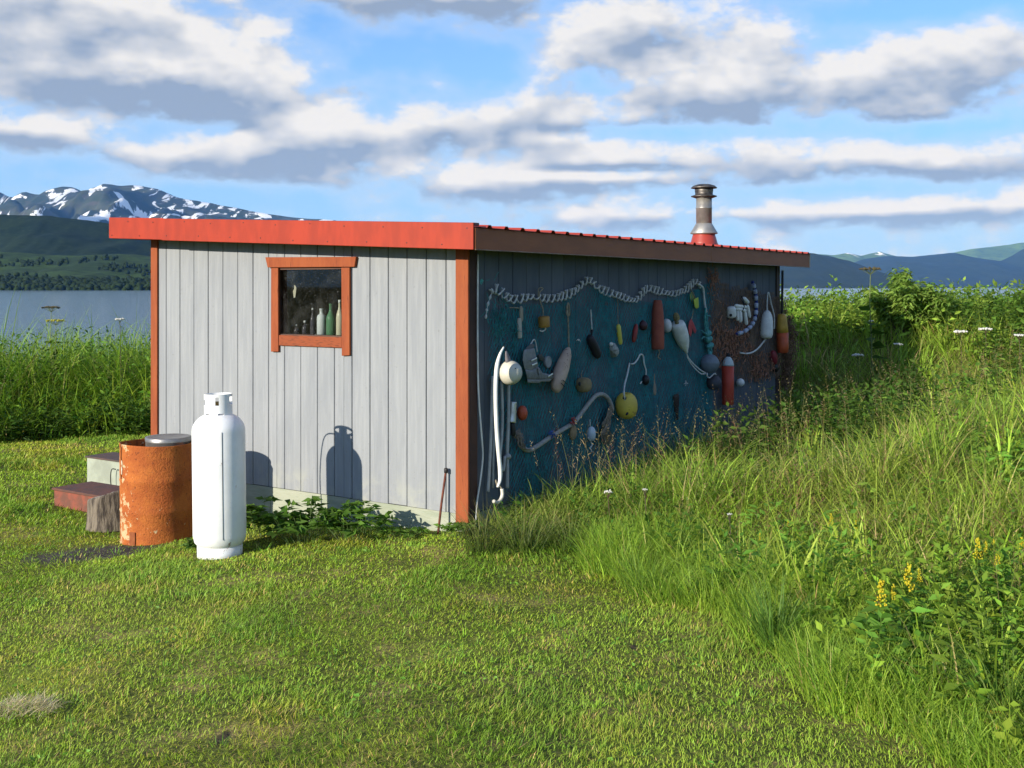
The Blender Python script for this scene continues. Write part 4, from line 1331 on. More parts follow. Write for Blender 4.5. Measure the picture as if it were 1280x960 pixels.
# ---- simple floats: name, label, axis from/to, profile, material
def simple(name, px, py, w, label, p0, p1, prof, m, cat='float', flat=1.0, cords=(), lump=0.0):
    h = Hung(name, px, py, w, label, cat)
    h.turned('body', p0, p1, prof, m, 18, flat, lump)
    for (pts, r, mm) in cords: h.cord(pts, r, mm, max(w, .03))
    return h
simple('long_float', 742.5, 433, .06, 'black elongated float tilted to the right on a pale string', (748, 446.5), (736.6, 420), capsule(5.8, .7, .7, .16), plast('black rubber float', (.022, .018, .024), rough=.6),
       cords=[([(738.5, 387), (739, 396), (739.5, 404), (739.8, 412)], .9, rope_w), ([(739.8, 412), (739.6, 416), (739, 421)], 1.4, rope_k)])
h = simple('shell', 767, 438, .06, 'lumpy grey white barnacled lump right of the black float', (769, 446.5), (765, 429), [(0, 0), (4, .05), (6.4, .2), (7.6, .45), (6.6, .7), (4.4, .88), (2, .98), (0, 1)], mat('barnacle crust', (.42, .43, .42), (.18, .19, .18), scale=30, rough=.9, bump=1.0, bscale=70), 'shell', lump=.02)
h.ball('cap_bump', 763.8, 430.2, 2.6, white_p)
simple('long_float', 774, 417.5, .045, 'slim yellow float hanging above the grey barnacled lump', (775.6, 430.5), (772.6, 405.5), capsule(3.9, .75, .65, .1), plast('yellow float plastic', (.52, .46, .07), (.42, .36, .05)), flat=.7,
       cords=[([(772, 372), (772.2, 385), (772.5, 398), (772.8, 407)], .45, rope_t)])
simple('long_float', 793.5, 416, .045, 'slim dark red float beside a small maroon ball', (791.8, 428), (795.6, 405), capsule(3.6, .6, .5, .14), plast('dark red plastic', (.26, .025, .02)), flat=.8)
simple('ball_float', 804, 407, .06, 'small maroon ball float left of the tall rust red float', (804.6, 413), (803.2, 400.5), [(0, 0), (3.6, .1), (5.4, .35), (5.6, .55), (4.2, .8), (2, .93), (1.4, 1), (0, 1)], plast('maroon rubber', (.065, .022, .030)))
simple('tall_float', 822.3, 406, .09, 'tall rust red cylindrical float with narrowed top on the side wall', (822.3, 436.5), (822.0, 375), [(0, 0), (7.0, 0), (7.9, .02), (8.0, .2), (7.9, .55), (7.2, .75), (6.0, .9), (5.2, .97), (4.4, 1), (0, 1)], plast('rust red foam', (.30, .075, .045), (.23, .055, .035), rough=.75),
       cords=[([(823, 436), (824.5, 441), (822.5, 446), (826, 449)], .8, rope_t)])
simple('egg_float', 834, 407.5, .05, 'small white egg float peeping out behind the tall rust red float', (834.5, 415.5), (833, 398.5), capsule(6.0, .3, .3, .34), plast('white plastic', (.60, .60, .60)))
h = simple('bullet_float', 851, 421, .10, 'white bullet shaped float with knotted tan rope top, tilted left of the teal rope', (858.2, 440.5), (846.5, 404), [(0, 0), (2.0, .0), (2.6, .06), (5.2, .18), (7.6, .34), (9.0, .5), (9.6, .66), (9.5, .9), (8.6, .985), (7.8, 1), (0, 1)], white_p,
       cords=[([(858, 440), (859, 444), (861, 448), (865, 453), (870, 458), (876, 463), (882, 466)], 1.0, rope_w), ([(859, 446), (862, 452), (868, 460), (876, 467), (882, 467)], .9, rope_w)])
h.turned('knot', (847, 406), (844.5, 391), [(1.6, 0), (2.4, .1), (2.0, .3), (4.0, .5), (4.2, .75), (2.2, .95), (0, 1)], mat('mustard knotted rope', (.30, .24, .10), (.12, .10, .05), scale=40, rough=.95), 10, lump=.01)
h = Hung('foam_sandal', 866, 374, .05, 'pair of lime yellow foam pieces hanging from the garland end', 'sandal')
lime = plast('lime yellow foam', (.42, .50, .05), (.34, .40, .04), rough=.7)
slab(h, 'front_piece', [(867, 374), (873, 371.5), (873.6, 384), (870.6, 386), (868.4, 384)], .05, .08, lime, .006)
slab(h, 'rear_piece', [(862.5, 366), (865.5, 364), (869.5, 376), (867.5, 382), (862.5, 374)], .03, .045, plast('dull lime foam', (.28, .33, .05)), .006)
h.cord([(862, 357), (863.5, 362), (866, 366), (869.5, 374)], .8, rope_t, .06)
h = Hung('foam_sandal', 864.5, 408, .05, 'forked red foam piece between the white bullet float and the teal rope', 'sandal')
redf = plast('red foam', (.42, .045, .05), (.33, .035, .04), rough=.7)
slab(h, 'body', [(861.5, 402), (864, 398), (867, 404), (870.5, 413), (869, 417), (866.6, 414), (866, 409), (865, 415), (863.4, 421), (861, 417), (860.3, 408)], .03, .055, redf, .005)
h.cord([(866.5, 386), (866, 392), (864.5, 399)], .6, rope_t, .045)

# ---- teal rope hank with the two net floats
h = Hung('rope_hank', 884, 410, .07, 'hank of teal rope hanging down to the blue grey ball', 'rope')
h.cord([(872, 355), (876, 357), (879, 361), (880, 370), (881, 380), (883, 390)], 1.4, rope_w, .06, 'hanging_rope', 7)
rg = random.Random(12)
for i in range(9):
    o1 = rg.uniform(-2.2, 2.6); o2 = rg.uniform(-3.5, 3.5)
    h.cord([(882.5 + o1 * .4, 385), (882.6 + o1, 396), (884 + o1 + o2 * .2, 412), (886 + o2 * .5, 428), (887.5 + o2, 441)], .95, rope_g, .05 + .01 * (i % 4), 'strand', 5)
for (a, b) in ((884.5, 417), (885.5, 424), (887, 432)):
    h.turned('knot', (a - 3.6, b + 1), (a + 3.6, b - 1), [(0, 0), (3.2, .1), (4.2, .5), (3.2, .9), (0, 1)], rope_g, 9, lump=.012)
for pts in ([(884, 418), (880, 416), (877, 413)], [(885, 424), (880, 421), (877, 424)], [(884, 395), (887, 394.5), (888, 396)]):
    h.cord(pts, .8, rope_g, .10, 'loose_end', 5)
h = Hung('ball_float', 887, 454.5, .12, 'blue grey ball float with a seam at the foot of the teal rope', 'float')
prof = [(max(12.0 * math.cos(-math.pi / 2 + math.pi * i / 24) + (.5 if i in (12, 13) else 0), 0), .5 + .5 * math.sin(-math.pi / 2 + math.pi * i / 24)) for i in range(25)]
h.turned('ball', (886.5, 466.5), (887.5, 442.5), prof, mat('blue grey float skin', (.15, .185, .225), (.115, .145, .18), scale=9, rough=.6), 26)
h.turned('lug', (887.4, 445), (887.8, 439), [(3, 0), (2.6, .6), (1.4, 1), (0, 1)], rope_g, 8)
h = Hung('ball_float', 892, 478, .10, 'charcoal ball float tucked below the blue grey ball', 'float')
h.ball('ball', 892, 478, 9.6, plast('charcoal rubber', (.055, .055, .068), rough=.65))
h.cord([(884, 466), (884, 470), (887, 472), (893, 467), (895, 468.5)], .9, rope_w, .12)

# ---- spar and bullet buoys at the far end
h = Hung('spar_buoy', 909.5, 475, .10, 'red spar buoy with white dome top standing by the far end of the wall', 'buoy')
h.turned('red_body', (909.8, 506), (909.8, 457.5), [(0, 0), (6.6, .0), (7.4, .03), (7.5, .5), (7.6, 1.0), (0, 1)], mat('scuffed red buoy paint', (.50, .055, .025), (.42, .045, .02), scale=5, rough=.6,
         extra=lambda t, pos, v, col, b: t.mix(t.ramp(t.noise(pos, 38, 4, .6), .66, .69), col, (.60, .42, .34))), 22)
h.turned('white_dome', (909.8, 457.6), (910.2, 446), [(7.6, 0), (7.4, .2), (6.2, .55), (4.2, .85), (2.4, 1), (0, 1)], mat('blue white dome', (.50, .58, .60), (.42, .48, .50), scale=9, rough=.6), 22)
h.turned('top_knot', (910.2, 447), (910.4, 441.5), [(2.6, 0), (2.6, .5), (1.4, 1), (0, 1)], rope_k, 10)
h = Hung('ball_float', 925.5, 478, .06, 'tiny white ball float right of the red spar buoy', 'float')
h.ball('ball', 925.5, 478.2, 5.2, white_p)
h = Hung('ring_float', 913.8, 390.5, .07, 'stubby white cylinder float with a dark hole at the far end', 'float')
h.turned('body', (914.6, 397.5), (913.4, 383), [(0, 0), (3.0, .0), (5.4, .08), (6.2, .25), (6.4, .5), (6.2, .75), (5.2, .95), (3, 1), (0, 1)], white_p, 18)
h.ball('hole', 913.4, 394, 1.9, rope_k, w=.07 + .082)
h = Hung('float_bundle', 928, 389, .07, 'bundle of white finger shaped floats beside the stubby white cylinder', 'floats')
for (p0, p1, r_) in (((918.5, 382), (933, 384), 2.3), ((919.5, 386), (932.5, 388.2), 2.2), ((925, 388), (925.6, 403), 2.6), ((930.6, 388.5), (933, 406), 2.6), ((922, 388), (922, 401), 2.2), ((934, 381), (937, 397), 2.3), ((929, 372.5), (935, 378.5), 2.9)):
    h.turned('float', p0, p1, capsule(r_, .7, .7, .12), white_p, 10)
h.cord([(927, 370), (929, 375), (930, 384), (927, 390)], .7, rope_k, .09)
h = Hung('float_string', 944, 385, .06, 'curved string of pale floats on a blue rope at the far end', 'floats')
cpath = [(940.5, 352), (943.5, 362), (945, 374), (945.2, 388), (943, 400), (938.5, 408), (931, 414), (920, 418)]
h.cord(cpath, 2.1, plast('blue rope', (.035, .055, .25), rough=.9), .055, 'rope', 7)
pp = h.path(cpath, .075, 6)
for k in range(2, len(pp) - 3, 4):
    a, b = pp[k], pp[min(k + 3, len(pp) - 1)]
    q = Vector((0, 0, 1)).rotation_difference((b - a).normalized()).to_matrix().to_4x4(); MM = Matrix.Translation(a) @ q
    Lk = (b - a).length * .86
    m_ = MB().lathe([(r_ * h.k, s_ * Lk) for r_, s_ in capsule(2.7, .8, .8, .1)], 10); m_.v = [tuple(MM @ Vector(v)) for v in m_.v]
    m_.build('float', plast('pale blue float', (.36, .40, .52)), h.o, True)
h = Hung('bullet_float', 958, 405, .10, 'white bullet float on a long looped white rope near the far corner', 'float')
h.turned('body', (957.6, 423), (959, 388), [(0, 0), (4.8, .0), (6.8, .04), (8.0, .14), (8.1, .4), (7.6, .62), (6.2, .82), (4.0, .95), (1.6, 1), (0, 1)], white_p, 20)
h.cord([(959, 389), (958.8, 378), (959.5, 369), (960.5, 365.5), (962, 370), (964.5, 382), (967.5, 394), (968, 405), (967.5, 411)], .9, rope_w, .08, 'loop')
h.cord([(957.5, 423), (953, 429), (947, 436), (940, 440.5), (933, 442), (925, 441)], 1.1, rope_w, .08, 'tail')
h = Hung('spar_buoy', 977.5, 415, .14, 'two tone buoy, mustard above and orange red below, at the far corner of the wall', 'buoy')
h.turned('lower_body', (978.6, 441), (978.0, 415.5), [(0, 0), (5.6, 0), (6.8, .04), (7.3, .3), (7.4, 1), (0, 1)], plast('orange red buoy paint', (.48, .085, .025)), 20)
h.turned('upper_body', (978.0, 415.6), (977.2, 392.5), [(7.4, 0), (6.9, .3), (6.1, .7), (5.2, .95), (3.4, 1), (0, 1)], plast('mustard buoy paint', (.52, .30, .045)), 20)
h.cord([(977.4, 393), (977.6, 375), (978, 355), (978, 338)], 1.6, rope_k, .12, 'hanging_rope', 6)
h = Hung('small_float', 967, 449, .06, 'small dark red float with a black tail below the two tone buoy', 'float')
h.turned('body', (968, 456), (966, 438), capsule(5.0, .5, .6, .2), plast('wine red plastic', (.22, .02, .03)), 12)
h.turned('tail', (969.5, 465), (968, 455), capsule(4.4, .5, .6, .2), plast('black plastic', (.02, .02, .02)), 10)

# ---- lower row
h = Hung('ball_float', 783, 507, .13, 'big mustard yellow ball float on a white cord low on the wall', 'float')
ym = mat('mustard yellow float', (.62, .47, .07), (.50, .36, .06), scale=5, rough=.6,
         extra=lambda t, pos, v, col, b: t.mix(t.ramp(t.noise(pos, 20, 4, .7, 1.5), .64, .655), col, (.16, .10, .03)))
h.turned('ball', (784, 523.5), (782, 491), [(0, 0), (4, .01), (8, .06), (11.5, .18), (13.6, .35), (14.1, .52), (13.4, .7), (11, .86), (7.6, .96), (3.4, 1.0), (3.0, .97), (0, .96)], ym, 26)
h.cord([(781, 500, .24), (780, 490, .24), (781, 480, .16), (784, 468, .08), (787, 454, .05)], 1.1, rope_w, None, 'cord', 6)
h.turned('plug', (780.5, 499.5), (780.8, 495.5), [(0, 0), (2.4, .1), (2.4, .9), (0, 1)], rope_k, 8, w=.13 + .105)
h.turned('chip', (782.5, 519), (785, 515.5), capsule(1.4, .5, .5, .2), rope_k, 8, w=.13 + .100)
h = Hung('ball_float', 807, 475, .05, 'small black ball on a white cord right of the mustard ball', 'float')
h.ball('ball', 807, 475, 5.0, plast('black ball', (.018, .016, .02)), 6.5)
h.cord([(789, 455), (793, 454), (797, 449), (800.5, 443), (804, 445), (805, 454), (807.5, 463), (807.3, 470)], 1.0, rope_w, .05, 'cord', 6)
h.turned('tail', (800, 480), (802.5, 476.5), capsule(.9, .6, .6, .2), rope_w, 6)
h = Hung('wooden_paddle', 818, 480, .035, 'small wooden spoon shaped paddle beside the small black ball', 'paddle')
h.turned('body', (818.2, 494.5), (817.8, 466.5), [(0, 0), (2.4, .01), (3.9, .1), (4.2, .22), (3.2, .42), (1.6, .58), (1.2, .7), (1.5, .92), (1.3, .98), (0, 1)], mat('grey brown wood', (.27, .22, .165), (.2, .16, .12), scale=9, rough=.85), 14, flat=.45)
h = Hung('thick_rope', 710, 530, .06, 'thick pale rope curved across the wall with both ends frayed', 'rope')
thick = mat('thick pale rope', (.36, .345, .32), (.26, .25, .23), scale=30, rough=.95, bump=.5, bscale=120)
path = h.path([(652, 558), (658, 562.5), (664, 562), (674, 556), (690, 545), (704, 536.5), (718, 527.5), (727, 516), (737, 503), (745, 494.5), (753, 493), (760, 498), (764.5, 508), (765, 514)], .06, 8)
MB().tube(path, h.k * 2.9, 12).build('rope', thick, h.o, True)
fray = mat('frayed rope fibre', (.26, .215, .165), (.15, .12, .09), scale=60, rough=.98)
rg = random.Random(3)
mb = MB()
for i in range(46):
    o1, o2, o3 = rg.gauss(0, 1.6), rg.gauss(0, 2.6), rg.gauss(0, 2.8)
    mb.tube(h.path([(764.5 + o1 * .5, 506 + rg.uniform(0, 6)), (762.5 + o1, 517), (758 + o2, 530), (757 + o3, 542), (760 + o3 * 1.1, 549 + rg.uniform(-6, 6))], .04 + rg.random() * .06, 4), h.k * rg.uniform(.5, 1.0), 4)
for i in range(34):
    o1, o2 = rg.gauss(0, 2.4), rg.gauss(0, 3.0)
    mb.tube(h.path([(664, 562), (656 + o1 * .5, 561), (652 + o1, 555 + o2 * .4), (648 + o2 * .8, 546 + o1), (651 + o1, 543 + o2)], .04 + rg.random() * .05, 4), h.k * rg.uniform(.4, .8), 4)
tag(mb.build('frayed_ends', fray, h.o), kind='stuff')
def tie(px, py, m, name):
    mb = MB()
    for i in range(14):
        a = rg.uniform(0, 6.28)
        mb.tube(h.path([(px, py), (px + 3 * math.cos(a), py + 3 * math.sin(a)), (px + rg.uniform(3, 6) * math.cos(a + .5), py + rg.uniform(3, 6) * math.sin(a + .5))], .09, 3), h.k * .6, 4)
    tag(mb.build(name, m, h.o), kind='stuff')
tie(716, 526, plast('red twine', (.28, .03, .03)), 'red_tie'); tie(690, 543, plast('blue twine', (.03, .08, .32)), 'blue_tie')
h = simple('cork_float', 716.3, 540.5, .05, 'flat tan oval cork float under the thick rope', (716, 550), (716.6, 531), capsule(7.2, .4, .4, .34), mat('tan cork', (.30, .215, .12), (.22, .155, .09), scale=16, rough=.9, bump=.3), flat=.5)
h = simple('cork_float', 729.5, 481, .08, 'round tan cork float with a dark hole right of the pinkish float', (729.5, 490), (729.3, 472), [(0, 0), (5, .0), (8.2, .1), (10.2, .32), (10.5, .6), (9, .85), (6, .97), (3, 1), (0, 1)], mat('ochre cork', (.27, .20, .10), (.20, .15, .08), scale=16, rough=.9, bump=.3),
           cords=[([(727, 473), (727, 466), (728, 463)], .5, rope_t)])
h.ball('hole', 724.4, 480, 1.9, rope_k, 2.6, w=.08 + .062)
h = simple('egg_float', 739.5, 542, .06, 'pale blue white egg float with a dangling cord end', (739.3, 551.5), (739.2, 533), capsule(5.6, .35, .35, .3), plast('pale blue white plastic', (.50, .58, .66)),
           cords=[([(737.5, 524), (737.6, 530), (738.5, 535)], .5, rope_w), ([(735, 547), (738, 551), (740, 556), (738, 560), (740, 565)], .9, rope_w)])
h = Hung('tin_can', 641, 515, .06, 'crumpled silver tin can beside the orange red float', 'can')
h.turned('body', (640, 528), (641.8, 502.5), [(0, 0), (4.6, 0), (5.0, .03), (4.6, .1), (5.0, .25), (4.4, .4), (4.9, .52), (4.3, .66), (4.9, .8), (4.6, .92), (5, .97), (4.4, 1), (0, 1)], mat('crushed tin', (.62, .62, .60), (.45, .45, .44), scale=20, rough=.35, metal=.7), 16, lump=.008)
h.turned('neck', (642, 545), (640.8, 528), capsule(3.2, .7, .7, .1), plast('black can base', (.02, .02, .022)), 10)
simple('egg_float', 653, 516, .07, 'orange red egg float right of the tin can', (653.2, 525.5), (652.6, 507), capsule(6.6, .4, .4, .32), plast('orange red float plastic', (.46, .075, .03)))
h = Hung('driftwood_piece', 845, 508, .04, 'dark rotten piece of wood hung low right of the paddle', 'driftwood')
h.turned('body', (846, 526), (844.6, 492), [(0, 0), (2.6, .02), (3.6, .2), (4.6, .45), (5.6, .6), (4.8, .75), (5.8, .9), (4.8, .99), (0, 1)], mat('dark rotten wood', (.05, .036, .028), (.03, .022, .018), scale=14, rough=.95, bump=.6), 12, flat=.6, lump=.015)
for (nm, px, py, m, lab) in (('rope_tassel', 758, 379, plast('dull red twine', (.24, .045, .035)), 'little red twine tassel under the garland'), ('rope_tassel', 723, 426, rope_w, 'little pale twine tassel left of the black float'),
                             ('rope_tassel', 857.5, 478, rope_w, 'little white twine wisp left of the charcoal ball'), ('rope_tassel', 602.5, 351, mat('aqua twine', (.10, .50, .44), (.08, .4, .36), scale=30, rough=.9), 'aqua twine end at the top near corner of the side wall'),
                             ('rope_tassel', 630, 648, mat('aqua twine', (.10, .50, .44)), 'aqua twine end hanging low near the white tube')):
    h = Hung(nm, px, py, .03, lab, 'twine')
    for i in range(7):
        a = rg.uniform(0, 6.28); b = a + rg.uniform(-1, 1)
        h.cord([(px, py), (px + 1.5 * math.cos(a), py + 2.0 * math.sin(a)), (px + 2.6 * math.cos(b), py + 1.5 + 3.2 * math.sin(b))], .45, m, .035, 'strand', 4, 3)

# ------------------------------------------------------------------ vegetation
vr = np.random.RandomState(77)
grass_mat = leaf_mat('grass blades', gloss=.3, trans=.36)
leafm = leaf_mat('leaves', gloss=.08, trans=.42)
bloom = leaf_mat('petals', gloss=.2, trans=.25)


def np_mesh(name, V, T, Cc, material):
    """mesh from arrays: verts, triangles, one pigment colour for each vert"""
    me = bpy.data.meshes.new(name)
    V = np.ascontiguousarray(V, np.float32); T = np.ascontiguousarray(T, np.int32)
    me.vertices.add(len(V)); me.vertices.foreach_set('co', V.ravel())
    me.loops.add(T.size); me.loops.foreach_set('vertex_index', T.ravel())
    me.polygons.add(len(T)); me.polygons.foreach_set('loop_start', np.arange(0, T.size, 3, dtype=np.int32))
    me.update(calc_edges=True)
    ca = me.attributes.new('pigment', 'FLOAT_COLOR', 'POINT')
    ca.data.foreach_set('color', np.concatenate([Cc, np.ones((len(Cc), 1))], 1).astype(np.float32).ravel())
    me.materials.append(material)
    return me


class Veg:
    def __init__(self):
        self.V = []; self.T = []; self.C = []; self.n = 0

    def push(self, V, T, C):
        self.V.append(V.reshape(-1, 3)); self.T.append(T.reshape(-1, 3) + self.n); self.C.append(C.reshape(-1, 3)); self.n += len(self.V[-1])

    def blades(self, P, L, W, az, bend, col, segs=4, tip=None, start=.15, face=None):
        """grass blades: base points, length, width, heading, droop, pigment"""
        n = len(P)
        if n == 0: return self
        t = np.linspace(0, 1, segs + 1)[None]                              # 1 x s
        L = np.asarray(L)[:, None]; bend = np.asarray(bend)[:, None]
        # angle from the vertical grows along the blade
        th0 = np.asarray(start)[..., None] if np.ndim(start) else start
        ang = th0 + bend * t ** 1.3
        ds = L / segs
        hx = np.cumsum(np.concatenate([np.zeros((n, 1)), np.sin((ang[:, 1:] + ang[:, :-1]) / 2) * ds], 1), 1)
        hz_ = np.cumsum(np.concatenate([np.zeros((n, 1)), np.cos((ang[:, 1:] + ang[:, :-1]) / 2) * ds], 1), 1)
        ca, sa = np.cos(az)[:, None], np.sin(az)[:, None]
        C0 = np.stack([P[:, 0:1] + hx * ca, P[:, 1:2] + hx * sa, P[:, 2:3] + hz_], -1)   # n s 3
        fa = az + np.pi / 2 + (vr.uniform(-.9, .9, n) if face is None else face)
        side = np.stack([np.cos(fa), np.sin(fa), np.zeros(n)], -1)[:, None, :]
        wd = (np.asarray(W)[:, None] * .5 * np.where(t < .35, .75 + .7 * t, 1 - ((t - .35) / .65) ** 1.6))[:, :segs, None]
        Lf = C0[:, :segs] - side * wd; Rt = C0[:, :segs] + side * wd
        V = np.concatenate([np.stack([Lf, Rt], 2).reshape(n, 2 * segs, 3), C0[:, segs:]], 1)
        m = 2 * segs + 1
        tr = []
        for i in range(segs - 1):
            a = 2 * i; tr += [(a, a + 1, a + 3), (a, a + 3, a + 2)]
        tr.append((2 * segs - 2, 2 * segs - 1, 2 * segs))
        T = np.array(tr)[None] + (np.arange(n) * m)[:, None, None]
        tv = np.concatenate([np.repeat(np.linspace(0, 1, segs + 1)[:segs], 2), [1.0]])[None, :, None]
        tipc = col if tip is None else tip
        Cc = col[:, None] * (1 - tv ** 2) + tipc[:, None] * tv ** 2
        self.push(V, T, np.broadcast_to(Cc, V.shape))
        return self

    def leaves(self, B, D, U, L, W, col, fold=.12, droop=.2):
        """leaves: base, direction, up side, length, width"""
        n = len(B)
        if n == 0: return self
        D = D / np.linalg.norm(D, axis=1, keepdims=True)
        U = U + vr.normal(0, .55, U.shape)
        Sd = np.cross(D, U); Sd /= np.maximum(np.linalg.norm(Sd, axis=1, keepdims=True), 1e-6)
        Nn = np.cross(Sd, D)
        L = np.asarray(L)[:, None]; W = np.asarray(W)[:, None]
        dn = np.array([0, 0, -1.0])[None]
        c = B + D * L * .45 - Nn * W * fold + dn * L * droop * .25
        l1 = B + D * L * .38 - Sd * W * .5 + dn * L * droop * .2 + Nn * W * fold * .6
        r1 = B + D * L * .38 + Sd * W * .5 + dn * L * droop * .2 + Nn * W * fold * .6
        tp = B + D * L + dn * L * droop
        V = np.stack([B, l1, c, r1, tp], 1)
        T = np.array([(0, 2, 1), (0, 3, 2), (1, 2, 4), (2, 3, 4)])[None] + (np.arange(n) * 5)[:, None, None]
        self.push(V, T, np.repeat(col[:, None], 5, 1))
        return self

    def stalks(self, P, H, az, lean, nl, ll, lw, col, scol, top=1.0, bottom=.12, rise=.5):
        """leafy stems: alternate leaves up each stem"""
        n = len(P)
        t = np.linspace(bottom, top, nl)[None]
        hx = H[:, None] * np.sin(lean)[:, None] * t; hz_ = H[:, None] * np.cos(lean)[:, None] * t
        B = np.stack([P[:, 0:1] + hx * np.cos(az)[:, None], P[:, 1:2] + hx * np.sin(az)[:, None], P[:, 2:3] + hz_], -1)
        a = vr.uniform(0, 6.28, (n, 1)) + np.arange(nl)[None] * 2.4 + vr.uniform(-.3, .3, (n, nl))
        up = rise + vr.uniform(-.25, .25, (n, nl)) + .5 * t ** 3
        D = np.stack([np.cos(a) * np.cos(up), np.sin(a) * np.cos(up), np.sin(up)], -1)
        U = np.stack([np.cos(a) * -np.sin(up), np.sin(a) * -np.sin(up), np.cos(up)], -1)
        sz = (1.05 - .35 * np.broadcast_to(t, (n, nl))) * vr.uniform(.75, 1.2, (n, nl))
        cc = np.repeat(col[:, None], nl, 1) * vr.uniform(.75, 1.25, (n, nl, 1))
        self.leaves(B.reshape(-1, 3), D.reshape(-1, 3), U.reshape(-1, 3), (ll[:, None] * sz).ravel(), (lw[:, None] * sz).ravel(), cc.reshape(-1, 3), droop=.25)
        self.blades(P, H, np.full(n, .007), az, np.full(n, .02), scol, 3, start=lean)
        return self

    def mesh(self, name, m):
        return np_mesh(name, np.concatenate(self.V), np.concatenate(self.T), np.concatenate(self.C), m)


def jit(c, n, v=.18, h=.08):
    c = np.array(c)[None] * (1 + vr.uniform(-v, v, (n, 1)))
    return np.clip(c * (1 + vr.uniform(-h, h, (n, 3))), .004, 1)


def mixc(a, b, k):
    return a * (1 - k[:, None]) + b * k[:, None]


def on_ground(x, y, dz=0.0):
    return np.stack([x, y, ground_h(x, y) + dz], -1)


def shed_local(x, y):
    dx, dy = x - SC.x, y - SC.y
    return dx * SX.x + dy * SX.y, dx * SY.x + dy * SY.y


KEEP = [(tp.x, tp.y, .20), (dp.x, dp.y, .31), (log.location.x + .03, log.location.y, .17), (log.location.x + .2, log.location.y + .06, .15)]
def free(x, y, pad=.0):
    lx, ly = shed_local(x, y)
    ok = ~((lx > -FRONT_L - .02 - pad) & (lx < .02 + pad) & (ly > -.02 - pad) & (ly < SIDE_L + .02 + pad))
    for (cx, cy, r) in KEEP: ok &= (x - cx) ** 2 + (y - cy) ** 2 > (r + pad) ** 2
    for o, w_, d_ in ((step, 1.02, .45), (blk, .82, .36)):
        dx, dy = x - o.location.x, y - o.location.y
        a, b = dx * SX.x + dy * SX.y, dx * SY.x + dy * SY.y
        ok &= ~((a > -.02 - pad) & (a < w_ + pad) & (b > -.03 - pad) & (b < d_ + pad))
    return ok


def fb(x, y, f, s): return fbm_np(np.asarray(x) * f, np.asarray(y) * f, s, 4)


def left_edge(x):          # far edge of the mown lawn behind the drum
    return 16.2 + (x + 7.2) * .55 + .25 * wob(x, x * 0, 1.7)


B_GREEN = (.170, .320, .032); B_LIGHT = (.340, .470, .052); B_OLIVE = (.275, .340, .056); B_DARK = (.065, .140, .022); B_DRY = (.52, .40, .17)
G_LAWN = (.335, .510, .046); G_DEEP = (.170, .340, .036); G_STRAW = (.60, .45, .15); G_YEL = (.52, .49, .055)

def tussocks(cx, cy, per, L, W, spread, col_fn, bend=(.6, 1.7), segs=5, v=None, start=(.05, .55)):
    n = len(cx) * per
    k = np.repeat(np.arange(len(cx)), per)
    a = vr.uniform(0, 6.283, n); r = spread * np.sqrt(vr.rand(n))
    x = cx[k] + np.cos(a) * r; y = cy[k] + np.sin(a) * r
    ok = free(x, y, .015)
    x, y, a, k = x[ok], y[ok], a[ok], k[ok]; n = len(x)
    Lk = (L[k] if np.ndim(L) else np.full(n, L)) * vr.uniform(.55, 1.15, n)
    c0, t0_ = col_fn(cx, cy, len(cx))
    fl = vr.uniform(.78, 1.25, (n, 1)); dr = vr.rand(n) < .05
    c = c0[k] * fl; tipc = t0_[k] * fl
    c[dr] = jit(B_DRY, int(dr.sum()), .3)
    v.blades(on_ground(x, y, -.01), Lk, np.full(n, W) * vr.uniform(.6, 1.3, n), a + vr.normal(0, .5, n), vr.uniform(*bend, n), c, segs, tip=tipc, start=vr.uniform(*start, n))


